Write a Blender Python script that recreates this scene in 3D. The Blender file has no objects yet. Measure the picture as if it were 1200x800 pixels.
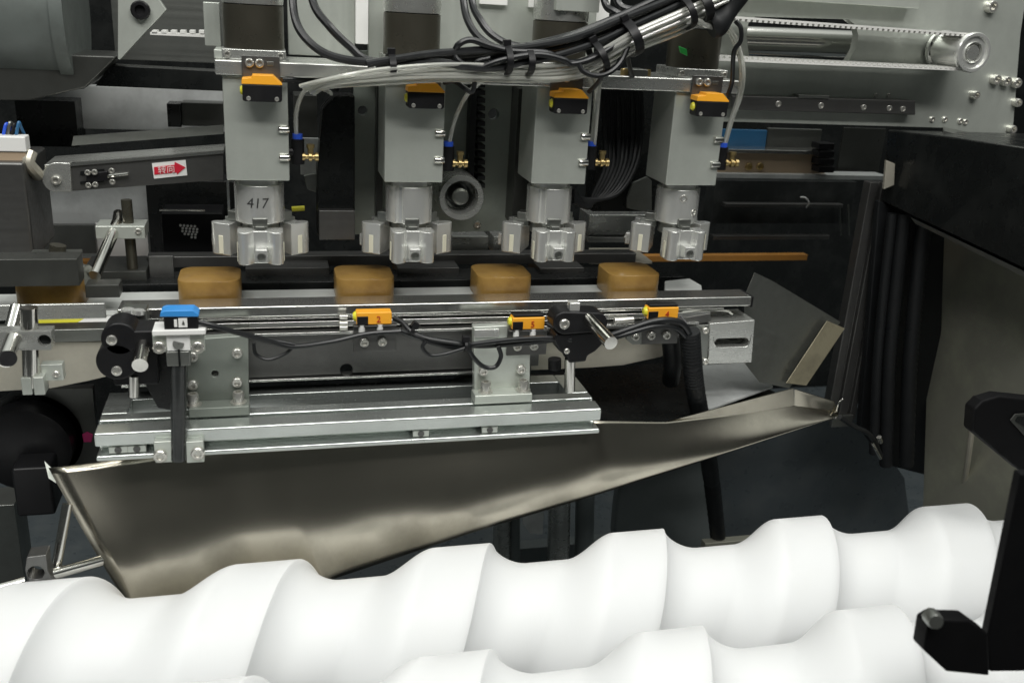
import bpy, bmesh, math, random
from mathutils import Vector, Matrix
from mathutils.geometry import tessellate_polygon
random.seed(4)
S = bpy.context.scene
COL = S.collection
# ---------------------------------------------------------------- camera
RW = Matrix(((0.96956, 0.02979, -0.24302), (-0.23846, 0.34007, -0.90966), (0.05555, 0.93993, 0.33683)))
CAM = Vector((0.0376, -0.88383, 0.3647))
F = 1108.87
cd = bpy.data.cameras.new("camera"); cam = bpy.data.objects.new("camera", cd); COL.objects.link(cam)
cd.sensor_width = 36; cd.sensor_fit = 'HORIZONTAL'; cd.lens = 36 * F / 1200
cd.clip_start = 0.02; cd.clip_end = 60
cd.dof.use_dof = True; cd.dof.focus_distance = 0.93; cd.dof.aperture_fstop = 9.0
m4 = RW.to_4x4(); m4.translation = CAM; cam.matrix_world = m4
S.camera = cam
# ---------------------------------------------------------------- light of the hall
w = bpy.data.worlds.new("World"); S.world = w; w.use_nodes = True
nt = w.node_tree; bg = nt.nodes["Background"]
tc = nt.nodes.new("ShaderNodeTexCoord"); sx = nt.nodes.new("ShaderNodeSeparateXYZ"); rp = nt.nodes.new("ShaderNodeValToRGB")
mr = nt.nodes.new("ShaderNodeMapRange"); mr.inputs[1].default_value = -1; mr.inputs[2].default_value = 1
nt.links.new(tc.outputs["Generated"], sx.inputs[0]); nt.links.new(sx.outputs[2], mr.inputs[0]); nt.links.new(mr.outputs[0], rp.inputs[0])
rp.color_ramp.elements[0].position = 0.74; rp.color_ramp.elements[0].color = (.046, .050, .048, 1)
rp.color_ramp.elements[1].position = 0.99; rp.color_ramp.elements[1].color = (1.05, 1.1, 1.05, 1)
nt.links.new(rp.outputs[0], bg.inputs[0]); bg.inputs[1].default_value = 0.8
def area(name, loc, target, sx_, sy_, power, col=(1, .985, .95)):
    l = bpy.data.lights.new(name, 'AREA'); l.shape = 'RECTANGLE'; l.size = sx_; l.size_y = sy_; l.energy = power; l.color = col
    o = bpy.data.objects.new(name, l); COL.objects.link(o); o.location = loc
    o.rotation_euler = (Vector(target) - Vector(loc)).to_track_quat('-Z', 'Y').to_euler(); return o
area("ceiling_lamp", (0.1, -1.0, 1.7), (0.2, -0.1, 0), 1.7, 0.16, 12)
area("hall_lamp", (0.2, -1.45, 1.6), (0.25, -0.1, 0.05), 2.2, 0.22, 22)
area("ceiling_lamp", (-0.8, -0.45, 1.6), (0.1, -0.05, 0), 1.2, 0.2, 8)
area("ceiling_lamp", (0.95, -0.15, 1.7), (0.4, 0, 0.1), 1.2, 0.2, 8)
S.view_settings.view_transform = 'Standard'; S.view_settings.look = 'None'
S.view_settings.exposure = 0.0; S.view_settings.gamma = 1.0
S.render.engine = 'CYCLES'
S.cycles.max_bounces = 8; S.cycles.use_denoising = True

# ---------------------------------------------------------------- helpers
def P(px, py, Y):
    """World point on the vertical plane at depth Y seen at photo position (px, py)."""
    d = RW @ Vector(((px - 600) / F, -(py - 400) / F, -1.0))
    return CAM + d * ((Y - CAM.y) / d.y)
def PZ(px, py, z):
    d = RW @ Vector(((px - 600) / F, -(py - 400) / F, -1.0))
    return CAM + d * ((z - CAM.z) / d.z)
def PX(px, py, x):
    d = RW @ Vector(((px - 600) / F, -(py - 400) / F, -1.0))
    return CAM + d * ((x - CAM.x) / d.x)
def rng(px0, py0, px1, py1, Y):
    """x0, x1, z0, z1 of an upright rectangle at depth Y."""
    my = (py0 + py1) / 2; mx = (px0 + px1) / 2
    return P(px0, my, Y).x, P(px1, my, Y).x, P(mx, py1, Y).z, P(mx, py0, Y).z

class MB:
    def __init__(s): s.v = []; s.f = []
    def add(s, vs, fs):
        b = len(s.v); s.v += [Vector(q) for q in vs]; s.f += [[b + i for i in f] for f in fs]; return s
    def box(s, x0, x1, y0, y1, z0, z1):
        x0, x1 = sorted((x0, x1)); y0, y1 = sorted((y0, y1)); z0, z1 = sorted((z0, z1))
        return s.add([(x0, y0, z0), (x1, y0, z0), (x1, y1, z0), (x0, y1, z0), (x0, y0, z1), (x1, y0, z1), (x1, y1, z1), (x0, y1, z1)],
                     [(0, 3, 2, 1), (4, 5, 6, 7), (0, 1, 5, 4), (1, 2, 6, 5), (2, 3, 7, 6), (3, 0, 4, 7)])
    def pbox(s, px0, py0, px1, py1, Y, depth):
        x0, x1, z0, z1 = rng(px0, py0, px1, py1, Y); return s.box(x0, x1, Y, Y + depth, z0, z1)
    def obox(s, c, ux, uy, uz):
        c, ux, uy, uz = Vector(c), Vector(ux), Vector(uy), Vector(uz)
        vs = [c + a * ux + b * uy + d * uz for d in (-1, 1) for b in (-1, 1) for a in (-1, 1)]
        fs = [(0, 2, 3, 1), (4, 5, 7, 6), (0, 1, 5, 4), (1, 3, 7, 5), (3, 2, 6, 7), (2, 0, 4, 6)]
        return s.add(vs, fs)
    def prism(s, poly, off, holes=()):
        off = Vector(off); loops = [[Vector(q) for q in poly]] + [[Vector(q) for q in h] for h in holes]
        flat = [q for l in loops for q in l]; n = len(flat)
        if len(loops) == 1: tris = [tuple(range(n))]
        else: tris = tessellate_polygon(loops)
        fs = [tuple(t) for t in tris] + [tuple(i + n for i in reversed(t)) for t in tris]
        b = 0
        for l in loops:
            k = len(l)
            for i in range(k): j = (i + 1) % k; fs.append((b + i, b + i + n, b + j + n, b + j))
            b += k
        return s.add(flat + [q + off for q in flat], fs)
    def cyl(s, p0, p1, r, r1=None, n=24):
        p0, p1 = Vector(p0), Vector(p1); a = (p1 - p0); L = a.length
        return s.rev([(0, 0), (r, 0), (r if r1 is None else r1, L), (0, L)], p0, a, n)
    def rev(s, prof, o, axis, n=24):
        o = Vector(o); a = Vector(axis).normalized(); q = a.to_track_quat('Z', 'Y'); u = q @ Vector((1, 0, 0)); v = q @ Vector((0, 1, 0))
        vs = []; idx = []
        for r, h in prof:
            if r < 1e-9: idx.append([len(vs)] * n); vs.append(o + a * h)
            else:
                idx.append(list(range(len(vs), len(vs) + n)))
                vs += [o + a * h + (u * math.cos(t) + v * math.sin(t)) * r for t in (2 * math.pi * k / n for k in range(n))]
        fs = []
        for i in range(len(prof) - 1):
            for k in range(n):
                A, B = idx[i], idx[i + 1]; j = (k + 1) % n
                f = [A[k], A[j], B[j], B[k]]; g = []
                for e in f:
                    if e not in g: g.append(e)
                if len(g) > 2: fs.append(g)
        return s.add(vs, fs)
    def tube(s, pts, r, n=10, sub=8, spline=True):
        pts = [Vector(p) for p in pts]
        if spline and len(pts) > 2:
            q = [pts[0] * 2 - pts[1]] + pts + [pts[-1] * 2 - pts[-2]]; out = []
            for i in range(1, len(q) - 2):
                for k in range(sub):
                    t = k / sub; a, b, c, d = q[i - 1:i + 3]
                    out.append(0.5 * ((2 * b) + (c - a) * t + (2 * a - 5 * b + 4 * c - d) * t * t + (3 * b - a - 3 * c + d) * t ** 3))
            out.append(pts[-1]); pts = out
        vs = []; fs = []; up = None; m = len(pts)
        for i, p in enumerate(pts):
            t = (pts[min(i + 1, m - 1)] - pts[max(i - 1, 0)]).normalized()
            if up is None: up = t.orthogonal().normalized()
            up = (up - t * up.dot(t)).normalized(); side = t.cross(up)
            rr = r(i / (m - 1)) if callable(r) else r
            vs += [p + (up * math.cos(a) + side * math.sin(a)) * rr for a in (2 * math.pi * k / n for k in range(n))]
        for i in range(m - 1):
            for k in range(n):
                j = (k + 1) % n; fs.append((i * n + k, i * n + j, (i + 1) * n + j, (i + 1) * n + k))
        fs.append(tuple(reversed(range(n)))); fs.append(tuple(range((m - 1) * n, m * n)))
        return s.add(vs, fs)
    def mesh(s, name, L=Vector(), ang=35):
        me = bpy.data.meshes.new(name); me.from_pydata([tuple(q - L) for q in s.v], [], s.f)
        bm = bmesh.new(); bm.from_mesh(me); bmesh.ops.recalc_face_normals(bm, faces=bm.faces); bm.to_mesh(me); bm.free()
        me.shade_smooth(); me.set_sharp_from_angle(angle=math.radians(ang)); return me

def origin(o):
    L = Vector()
    while o is not None: L += o.location; o = o.parent
    return L
def obj(name, mb, mat, parent=None, bevel=0.0, L=None, solid=0.0):
    L = (origin(parent) if parent else (Vector(L) if L is not None else sum(mb.v, Vector()) / len(mb.v)))
    me = mb.mesh(name, L); me.materials.append(mat)
    o = bpy.data.objects.new(name, me); COL.objects.link(o)
    if parent: o.parent = parent
    else: o.location = L
    if solid:
        md = o.modifiers.new("thickness", 'SOLIDIFY'); md.thickness = solid; md.offset = 0
    if bevel:
        md = o.modifiers.new("edge", 'BEVEL'); md.width = bevel; md.segments = 2; md.limit_method = 'ANGLE'; md.angle_limit = math.radians(40); md.harden_normals = True
    return o
def tag(o, label, cat, group=None):
    o["label"] = label; o["category"] = cat
    if group: o["group"] = group
    return o
def thing(name, label, cat, loc, group=None):
    o = bpy.data.objects.new(name, None); o.empty_display_size = .01; COL.objects.link(o); o.location = loc
    return tag(o, label, cat, group)
def kind(o, k): o["kind"] = k; return o
def circ(c, r, u, v, n=16): c, u, v = Vector(c), Vector(u), Vector(v); return [c + (u * math.cos(t) + v * math.sin(t)) * r for t in (2 * math.pi * k / n for k in range(n))]
EX, EY, EZ = Vector((1, 0, 0)), Vector((0, 1, 0)), Vector((0, 0, 1))
_bolt = {}
def bolt(parent, p, r, h=None, d=(0, -1, 0), mat=None, name="bolt"):
    """Socket head cap screw standing on p, pointing along d."""
    h = h or r * 1.1; mat = mat or M['bolt']; key = (round(r, 5), round(h, 5), mat.name, name)
    if key not in _bolt:
        q = MB().rev([(0, 0), (r, 0), (r, h * .82), (r * .86, h), (r * .55, h), (r * .52, h * .45), (0, h * .4)], (0, 0, 0), (0, 0, 1), 16)
        me = q.mesh(name); me.materials.append(mat); _bolt[key] = me
    o = bpy.data.objects.new(name, _bolt[key]); COL.objects.link(o)
    o.location = Vector(p) - origin(parent); o.rotation_euler = Vector(d).to_track_quat('Z', 'Y').to_euler(); o.parent = parent
    return o
def text_mb(txt, c, u, v, height, n=None, depth=.0003):
    """Lettering as thin solid geometry, centred at c, running along u with its height along v."""
    cu = bpy.data.curves.new("lettering", 'FONT'); cu.body = txt; cu.align_x = 'CENTER'; cu.align_y = 'CENTER'; cu.size = height * 1.35; cu.extrude = depth; cu.resolution_u = 3
    o = bpy.data.objects.new("lettering", cu); COL.objects.link(o)
    dg = bpy.context.evaluated_depsgraph_get(); me = o.evaluated_get(dg).to_mesh()
    u, v, c = Vector(u).normalized(), Vector(v).normalized(), Vector(c); nn = u.cross(v)
    mb = MB().add([c + u * q.co.x + v * q.co.y + nn * q.co.z for q in me.vertices], [list(f.vertices) for f in me.polygons])
    o.evaluated_get(dg).to_mesh_clear(); bpy.data.objects.remove(o); bpy.data.curves.remove(cu); return mb

# ---------------------------------------------------------------- materials
M = {}
def mat(name, col, rough=.5, metal=0.0, brush=None, var=.25, bump=0.0, grime=0.0, spec=.5, trans=0.0, sss=0.0, nscale=60, coat=0.0, dirt=(.03, .028, .025)):
    m = bpy.data.materials.new(name); m.use_nodes = True; t = m.node_tree; b = t.nodes["Principled BSDF"]; N = t.nodes.new; Lk = t.links.new
    b.inputs["Metallic"].default_value = metal; b.inputs["Specular IOR Level"].default_value = spec
    b.inputs["Transmission Weight"].default_value = trans; b.inputs["Coat Weight"].default_value = coat
    if sss: b.inputs["Subsurface Weight"].default_value = sss; b.inputs["Subsurface Radius"].default_value = (1, 1, 1); b.inputs["Subsurface Scale"].default_value = .02
    co = N("ShaderNodeTexCoord"); mp = N("ShaderNodeMapping"); Lk(co.outputs["Object"], mp.inputs[0])
    sc = {'x': (3, 200, 200), 'z': (200, 200, 3), 'y': (200, 3, 200), 'lathe': (900, 6, 6), None: (nscale,) * 3}[brush]
    mp.inputs["Scale"].default_value = sc
    n1 = N("ShaderNodeTexNoise"); n1.inputs["Scale"].default_value = 1; n1.inputs["Detail"].default_value = 4; Lk(mp.outputs[0], n1.inputs[0])
    n2 = N("ShaderNodeTexNoise"); n2.inputs["Scale"].default_value = 22; n2.inputs["Detail"].default_value = 5; n2.inputs["Roughness"].default_value = .65; Lk(co.outputs["Object"], n2.inputs[0])
    mx = N("ShaderNodeMix"); mx.data_type = 'FLOAT'; mx.inputs[0].default_value = .5; Lk(n1.outputs[0], mx.inputs[2]); Lk(n2.outputs[0], mx.inputs[3])
    r = N("ShaderNodeMapRange"); r.inputs[1].default_value = .3; r.inputs[2].default_value = .7; r.inputs[3].default_value = rough * (1 - var); r.inputs[4].default_value = min(1, rough * (1 + var))
    Lk(mx.outputs[0], r.inputs[0]); Lk(r.outputs[0], b.inputs["Roughness"])
    cm = N("ShaderNodeMix"); cm.data_type = 'RGBA'; g = N("ShaderNodeMapRange"); g.inputs[1].default_value = .45; g.inputs[2].default_value = .8; g.inputs[3].default_value = .04; g.inputs[4].default_value = max(grime, .08)
    Lk(n2.outputs[0], g.inputs[0]); Lk(g.outputs[0], cm.inputs[0]); cm.inputs[6].default_value = (*col, 1); cm.inputs[7].default_value = (*dirt, 1); Lk(cm.outputs[2], b.inputs["Base Color"])
    if bump:
        bp = N("ShaderNodeBump"); bp.inputs["Strength"].default_value = bump; bp.inputs["Distance"].default_value = .0006; Lk(n1.outputs[0], bp.inputs["Height"]); Lk(bp.outputs[0], b.inputs["Normal"])
    M[name] = m; return m
mat('aluminium', (.65, .66, .63), .28, .8, 'x', bump=.015, grime=.25)
mat('anodised', (.62, .655, .60), .34, .55, 'z', bump=.015, grime=.22)
mat('machined', (.88, .89, .86), .26, .72, 'z', bump=.006, grime=.12, var=.12)
mat('bright_bar', (.74, .74, .71), .19, .95, 'x', bump=.012, grime=.2)
mat('olive_strip', (.33, .30, .21), .4, .5, 'z', bump=.04, grime=.6)
mat('shaded_aluminium', (.26, .285, .255), .45, .45, 'z', bump=.03, grime=.2)  # anodised aluminium with the shade under the heads put into its colour
mat('extrusion', (.64, .675, .65), .24, .85, 'x', bump=.012, grime=.15)
mat('chrome', (.72, .71, .67), .16, 1.0, None, grime=.15)
mat('bolt', (.72, .71, .66), .30, .8, None, grime=.3)
mat('stainless', (.56, .525, .44), .205, 1.0, None, bump=.0, grime=.35, var=.12, nscale=9)
mat('dark_steel', (.16, .16, .155), .38, .8, 'x', bump=.04, grime=.4)
mat('grey_steel', (.30, .31, .29), .35, .9, 'x', bump=.03, grime=.35)
mat('gloss_black', (.018, .020, .020), .2, 0, 'x', bump=.03, grime=.7, dirt=(.07, .075, .072))  # black base lifted to carry the haze of reflecting glass
mat('dull_panel', (.075, .078, .072), .32, .5, 'z', bump=.06, grime=.5)  # base colour lifted for the same glass haze
mat('pale_sheet', (.62, .64, .63), .4, .3, 'x', bump=.05, grime=.5, dirt=(.12, .12, .12))
mat('smudged_steel', (.30, .30, .25), .4, .45, 'z', bump=.05, grime=.8, dirt=(.42, .43, .33))
mat('hall_floor', (.05, .052, .05), .5, 0, None, grime=.3)
mat('housing_paint', (.15, .17, .16), .4, .2, None, bump=.02, grime=.5, dirt=(.06, .065, .06))
mat('grey_paint', (.30, .335, .30), .45, .2, None, bump=.05, grime=.3)
mat('black_paint', (.007, .008, .008), .28, 0, None, grime=.35, dirt=(.04, .042, .04), spec=.35)
mat('matt_black', (.004, .004, .0045), .6, 0, None, grime=.05, dirt=(.012, .012, .012), spec=.12)
mat('motor_black', (.085, .080, .062), .3, .6, None, bump=.05, grime=.2)
mat('black_plastic', (.007, .007, .008), .42, 0, None, bump=.05, grime=.1, dirt=(.03, .03, .03), spec=.3)
mat('rubber', (.008, .009, .010), .5, 0, None, bump=.06, grime=.15, dirt=(.03, .03, .03), spec=.3)
mat('cable_black', (.008, .009, .010), .33, 0, None, grime=.15, dirt=(.05, .05, .05))
mat('orange_plastic', (.93, .42, .03), .36, 0, None, grime=.1, dirt=(.4, .14, .01))
mat('slate_paint', (.13, .15, .15), .35, 0, 'z', bump=.03, grime=.5, dirt=(.20, .22, .22))
mat('faded_blue', (.03, .13, .27), .35, 0, None, grime=.3)
mat('orange_strip', (.42, .19, .035), .5, 0, None, grime=.3)
mat('lens_yellow', (.75, .70, .04), .25, 0, None)
mat('blue_plastic', (.04, .27, .68), .35, 0, None, grime=.1)
mat('collar_blue', (.03, .10, .60), .3, 0, None)
mat('brass', (.58, .44, .20), .33, .9, None, grime=.2)
mat('white_nylon', (.725, .735, .74), .52, 0, 'lathe', var=.2, bump=.05, grime=.16, spec=.3, sss=.9, dirt=(.68, .68, .64))
mat('white_plastic', (.80, .80, .78), .4, 0, None, grime=.1, dirt=(.4, .4, .38))
mat('tube_clear', (.84, .85, .79), .12, 0, None, trans=.6, grime=.1, dirt=(.5, .5, .45), coat=.5)
mat('belt_grey', (.62, .64, .62), .36, .15, 'x', bump=.05, grime=.25)
mat('belt_white', (.72, .72, .69), .5, 0, None, grime=.2)
mat('cream_pad', (.72, .70, .56), .45, 0, None, grime=.1)
mat('sheet_beige', (.60, .57, .48), .4, .6, 'x', bump=.06, grime=.25)
mat('label_white', (.82, .82, .80), .5)
mat('label_red', (.62, .015, .04), .45)
mat('print_dark', (.03, .03, .03), .6)
mat('print_red', (.45, .03, .01), .6)
mat('print_pink', (.85, .62, .62), .5)
mat('pink_print', (.62, .04, .2), .5)
mat('green_paint', (.03, .45, .08), .5)
mat('tan_card', (.42, .32, .22), .6)
mat('soap', (.285, .170, .045), .4, 0, 'x', bump=.2, grime=.85, dirt=(.11, .05, .010), spec=.35, coat=.25)
mat('bed_paint', (.065, .078, .085), .3, 0, None, bump=.02, grime=.6, dirt=(.12, .13, .13))
def pp(pts, Y): return [P(a, b, Y) for a, b in pts]
def slab(pts, Y, depth, mb=None, holes=()):
    """Plate whose front outline lies on the plane at depth Y, with real thickness behind it."""
    return (mb or MB()).prism(pp(pts, Y), (0, depth, 0), [h if isinstance(h[0], Vector) else pp(h, Y) for h in holes])
def pcirc(px, py, Y, r, n=14): return circ(P(px, py, Y), r, EX, EZ, n)
def single(name, mb, m, label, cat, group=None, bevel=.0006): return tag(obj(name, mb, M[m], None, bevel), label, cat, group)
def rrect(x0, x1, y0, y1, r, z, n=5):
    out = []
    for cx, cy, a in ((x1 - r, y0 + r, -90), (x1 - r, y1 - r, 0), (x0 + r, y1 - r, 90), (x0 + r, y0 + r, 180)):
        for k in range(n + 1):
            t = math.radians(a + 90 * k / n); out.append(Vector((cx + r * math.cos(t), cy + r * math.sin(t), z)))
    return out
# ================================================================ THE SETTING
kind(obj("machine_bed", MB().box(-1.2, 2.4, -.52, 1.0, -.47, -.43), M['bed_paint']), "structure")
kind(obj("floor", MB().box(-6, 8, -7, 5, -1.25, -1.2), M['hall_floor']), "structure")
kind(obj("back_wall", MB().box(-1.2, 2.4, .9, .93, -.47, 1.1), M['black_paint']), "structure")

# ---------------------------------------------------------------- rear of the machine, behind the heads
bar = single("orange_strip", MB().box(P(20, 300, .3).x, P(946, 303, .3).x, .3, .312, P(800, 306.5, .3).z, P(800, 299.5, .3).z), 'orange_strip',
    "long thin orange strip running low across the back of the machine", "strip")
t = thing("cross_rail", "pale metal cross rail with two brass screws below the blue sheet", "rail", P(840, 205, .26))
obj("rail_face", MB().pbox(836, 180, 968, 203, .26, .02), M['tan_card'], t, .0005)
obj("rail_lip", MB().pbox(836, 176, 968, 180, .25, .03), M['bright_bar'], t, .0005)
obj("rail_foot", MB().pbox(836, 204.5, 1040, 210, .25, .03), M['pale_sheet'], t, .0005)
for a, b in ((877, 195), (890, 195)): bolt(t, P(a, b, .26), .005, .004, mat=M['brass'])
single("blue_sheet", MB().pbox(836, 152, 898, 175, .28, .006), 'faded_blue', "blue sheet showing under the gantry plate beside the fourth head", "sheet")
single("grey_sheet", MB().pbox(899, 151, 962, 175, .285, .006), 'grey_steel', "small dull grey sheet next to the blue one", "sheet")
single("dark_tray", MB().pbox(836, 212, 1000, 262, .36, .03), 'gloss_black', "dark recessed panel under the pale cross rail", "panel")
single("slim_rail", MB().pbox(836, 276, 972, 281, .34, .012), 'dark_steel', "slim dull grey rail just above the orange strip", "rail")
single("short_rail", MB().pbox(850, 239, 988, 243, .34, .012), 'dark_steel', "short grey bar on the dark panel under the cross rail", "rail")
t = thing("chain_link", "black drag chain end at the end of the pale cross rail", "cable chain", P(970, 200, .24))
for i in range(4): obj("link", MB().pbox(960, 168 + i * 9, 978, 175.5 + i * 9, .235, .02), M['black_plastic'], t, .001)
single("thin_wire", MB().tube([P(938, 231, .33), P(944, 232, .325), P(948, 238, .325), P(945, 243, .33)], .0011, 6), 'white_plastic', "tiny curled pale wire on the dark panel under the cross rail", "wire", bevel=0)
for a in (985, 995): single("thin_rod", MB().cyl(P(a - 1, 240, .35), P(a, 276, .35), .0012, n=8), 'grey_steel', "thin upright rod in the dark just before the corner post", "rod", "thin rods before the corner post", 0)
single("glass_sheet", MB().pbox(985, 150, 1034, 205, .3, .004), 'dull_panel', "dark glossy sheet between cross rail and post", "sheet")

# grey block row behind the heads at belt height
for a, b, c, d, lab in ((475, 276, 512, 297, "grey metal block behind the jaws of the second head"),
                        (530, 277, 572, 297, "bluish grey metal block under the round pulley"),
                        (578, 277, 600, 296, "narrow pale metal block beside the third gripper")):
    single("metal_block", MB().pbox(a, b, c, d, .16, .05), 'aluminium' if a > 520 else 'grey_steel', lab, "block")
single("grey_beam", MB().pbox(690, 252, 768, 275, .2, .04), 'aluminium', "grey beam with bright face between third and fourth grippers", "beam")
single("pale_beam", MB().pbox(690, 278, 742, 284, .2, .04), 'aluminium', "thin pale bar directly below the grey beam", "beam")
single("clear_sheet", MB().prism([PZ(a, b, .062) for a, b in ((690, 309), (764, 309), (744, 293), (690, 293))], (0, 0, .003)), 'sheet_beige', "pale flat sheet lying behind the fourth bar of soap", "sheet", bevel=0)

# guard behind the belt with dark flights
single("rear_guard", MB().pbox(172, 299, 745, 311, .13, .02), 'dark_steel', "long dark steel guard running behind the bars of soap", "guard")
single("rear_channel", MB().box(P(95, 330, .1).x, P(790, 330, .1).x, .075, .12, .05, .082), 'black_paint', "black channel behind the conveyor belt", "channel")
for a, b, lab in ((288, 386, "dark flat plate between first and second soap bars"), (466, 538, "dark flat plate between second and third soap bars"), (632, 684, "dark flat plate between third and fourth soap bars")):
    single("flight_plate", MB().pbox(a, 314, b, 331, .1, .05), 'dark_steel', lab, "plate", "dark plates behind the belt")
single("flight_plate", MB().pbox(175, 300, 204, 335, .1, .004), 'dark_steel', "dull grey plate just before the first soap bar", "plate", "dark plates behind the belt")

# ---------------------------------------------------------------- upright plate, vertical belt and pulley behind the heads
t = thing("upright_plate", "tall grey green steel plate standing behind the second head", "plate", P(500, 272, .1))
obj("plate", slab([(415, 60), (606, 60), (604, 270), (415, 275)], .1, .012, holes=[pcirc(425, 130, .1, .005), pcirc(578.5, 134, .1, .006)]), M['grey_paint'], t, .0008)
obj("rib", MB().pbox(441, 90, 449, 276, .085, .02), M['dull_panel'], t, .0006)
obj("flange", MB().pbox(604, 104, 625, 262, .07, .04), M['dull_panel'], t, .0006)
bolt(t, P(559, 263, .1), .004, .003)
t = thing("toothed_belt", "vertical black toothed belt rising from the round pulley", "belt", P(560, 200, .09))
x0, x1, _, _ = rng(555, 100, 563, 200, .08); obj("band", MB().pbox(551, 60, 558, 228, .08, .018), M['rubber'], t)
tooth = MB().box(-.004, .004, -.009, .009, -.0022, .0022)
tm = tooth.mesh("tooth"); tm.materials.append(M['rubber'])
for i in range(17):
    o = bpy.data.objects.new("tooth", tm); COL.objects.link(o); o.parent = t; o.location = P(562, 72 + i * 9, .089) - t.location
c = P(541, 232, .045)
t = thing("round_pulley", "round pulley with a pale rim and hollow hub behind the second head", "pulley", c)
obj("rim", MB().rev([(.0225, .04), (.0235, .036), (.0235, .002), (.0225, 0), (.0175, 0), (.016, .004), (.016, .03), (0, .03)], c, EY, 40), M['aluminium'], t)
obj("hub", MB().rev([(.0125, .012), (.0125, .03)], c, EY, 28).rev([(0, .003), (.006, .0035), (.0085, .006), (.0095, .012), (.0095, .03)], c, EY, 28), M['grey_steel'], t)

# black duct with hoses
single("black_cover", slab([(378, 128), (392, 112), (416, 112), (416, 276), (372, 276), (372, 200)], .06, .03), 'black_paint', "black plastic cover between first and second heads", "cover", bevel=.002)
single("metal_block", MB().pbox(374, 247, 416, 281, .05, .03), 'dark_steel', "dark grey block below the black cover", "block")
single("pale_plate", MB().pbox(352, 162, 382, 205, .13, .004), 'pale_sheet', "small bluish pale plate behind the first air fitting", "plate")
single("crumpled_strip", slab([(356, 206), (372, 203), (384, 222), (372, 226), (360, 222)], .09, .005), 'grey_steel', "crumpled grey strip hanging below the first air fitting", "strip")
single("yellow_stub", MB().cyl(P(342, 245, .1), P(357, 244, .1), .0028, n=12), 'lens_yellow', "short yellow green stub behind the first chuck", "stub", bevel=0)
single("bright_edge_strip", MB().pbox(266.5, 212, 269.5, 264, .06, .004), 'bright_bar', "thin bright upright strip beside the chuck marked 417", "strip", bevel=0)
single("dark_box", MB().pbox(345, 112, 372, 165, .14, .04), 'dull_panel', "small dull box behind the first air fitting", "box")
single("cable_duct", MB().pbox(700, 100, 792, 248, .15, .03), 'black_paint', "tall black cable duct between third and fourth heads", "duct")
single("duct_bracket", slab([(735, 232), (742, 214), (758, 207), (764, 212), (764, 250), (735, 244)], .12, .004), 'grey_steel', "torn looking thin grey bracket in front of the cable duct", "bracket")
for i in range(9):
    a = 699 + i * 5.5
    pts = [P(a + 8, 100, .07 + .006 * (i % 3)), P(a + 9, 150, .07 + .006 * (i % 3)), P(a + 10 - i, 195, .065), P(a - 4 - i * 2.2, 228, .06), P(690 - i, 243 - i * 1.2, .055), P(672, 236 - i * 2, .05)]
    single("hanging_hose", MB().tube(pts, .0026, 8), 'rubber', "thin black hose hanging in a loose loop beside the third head", "hose", "black hoses looped beside the third head", 0)

# ---------------------------------------------------------------- gantry plate with belt, pulley and rail
GY = .11
def stad(px0, px1, py0, py1, Y, n=6):
    a = [(px0 + 8, py0), (px1 - 10, py0 + 2)]
    return [(px0 + 2, py0 + 8), (px0 + 10, py0), (px1 - 12, py0 + 3), (px1 - 3, py0 + 10), (px1, py0 + 22), (px1 - 3, py0 + 38), (px1 - 12, py1 + 1), (px0 + 10, py1), (px0 + 3, py1 - 6), (px0, py0 + 25)]
t = thing("gantry_plate", "large pale grey gantry plate with a long slot, beside the heads", "plate", P(1000, 145, GY))
obj("plate", slab([(800, -120), (1220, -120), (1196, 40), (1187, 152), (1178, 163), (1105, 150), (866, 143), (800, 142)], GY, .012, holes=[stad(875, 1006, 20, 72, GY)]), M['anodised'], t, .0008)
obj("foot_flange", MB().prism([P(1105, 149, GY - .002), P(1178, 163, GY - .002), P(1176, 172, GY - .05), P(1106, 153, GY - .05)], (0, 0, -.006)), M['grey_steel'], t, .0006)
obj("top_step", MB().pbox(836, -70, 1085, 3, GY - .02, .019), M['anodised'], t, .0008)
for a, b, r in ((1159, 8, .007), (1164, 93, .006), (1176, 95, .006), (1188, 97, .006), (1189, 120, .005), (1183, 151, .005), (1140, 111, .005)): bolt(t, P(a, b, GY), r, .008)
for a, b in ((1092, 140), (1107, 140), (1125, 142), (1131, 143)): bolt(t, P(a, b, GY), .0035, .002, name="screw")
for a in (1026, 1041): bolt(t, P(a, 112, GY), .0025, .002, name="screw")
t = thing("chrome_shaft", "shiny chrome shaft seen through the slot of the gantry plate", "shaft", P(940, 48, .16))
obj("shaft", MB().cyl(P(860, 47, .16), P(1025, 53, .16), .0165, n=32), M['chrome'], t)
t = thing("linear_rail", "dark linear rail with small screws on the gantry plate", "rail", P(970, 130, GY))
obj("rail", MB().prism(pp([(858, 112), (1073, 118), (1073, 135), (858, 129)], GY - .014), (0, .0138, 0)), M['dark_steel'], t, .0012)
obj("carriage", MB().prism(pp([(936, 111), (972, 112), (972, 116), (936, 115)], GY - .016), (0, .012, 0)), M['grey_steel'], t, .0006)
for a, b in ((912, 122), (962, 124), (1012, 126), (1058, 128), (1042, 127)): bolt(t, P(a, b, GY - .014), .0034, .0014, name="screw")
c = P(1142, 62, .05)
t = thing("belt_pulley", "large bare metal pulley at the end of the white toothed belt", "pulley", c)
obj("drum", MB().rev([(.0175, 0), (.0205, 0), (.0215, .0015), (.0215, .006), (.019, .007), (.019, .05), (.0215, .051), (.0215, .056), (0, .056)], c, EY, 48).rev([(.0175, 0), (.0165, .003), (.0115, .003), (.011, .001), (.0105, .006), (.0105, .012), (0, .012)], c, EY, 48), M['machined'], t)
obj("hub", MB().rev([(0, .002), (.0075, .002), (.0085, .0035), (.0085, .012)], c, EY, 32), M['aluminium'], t)
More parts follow.
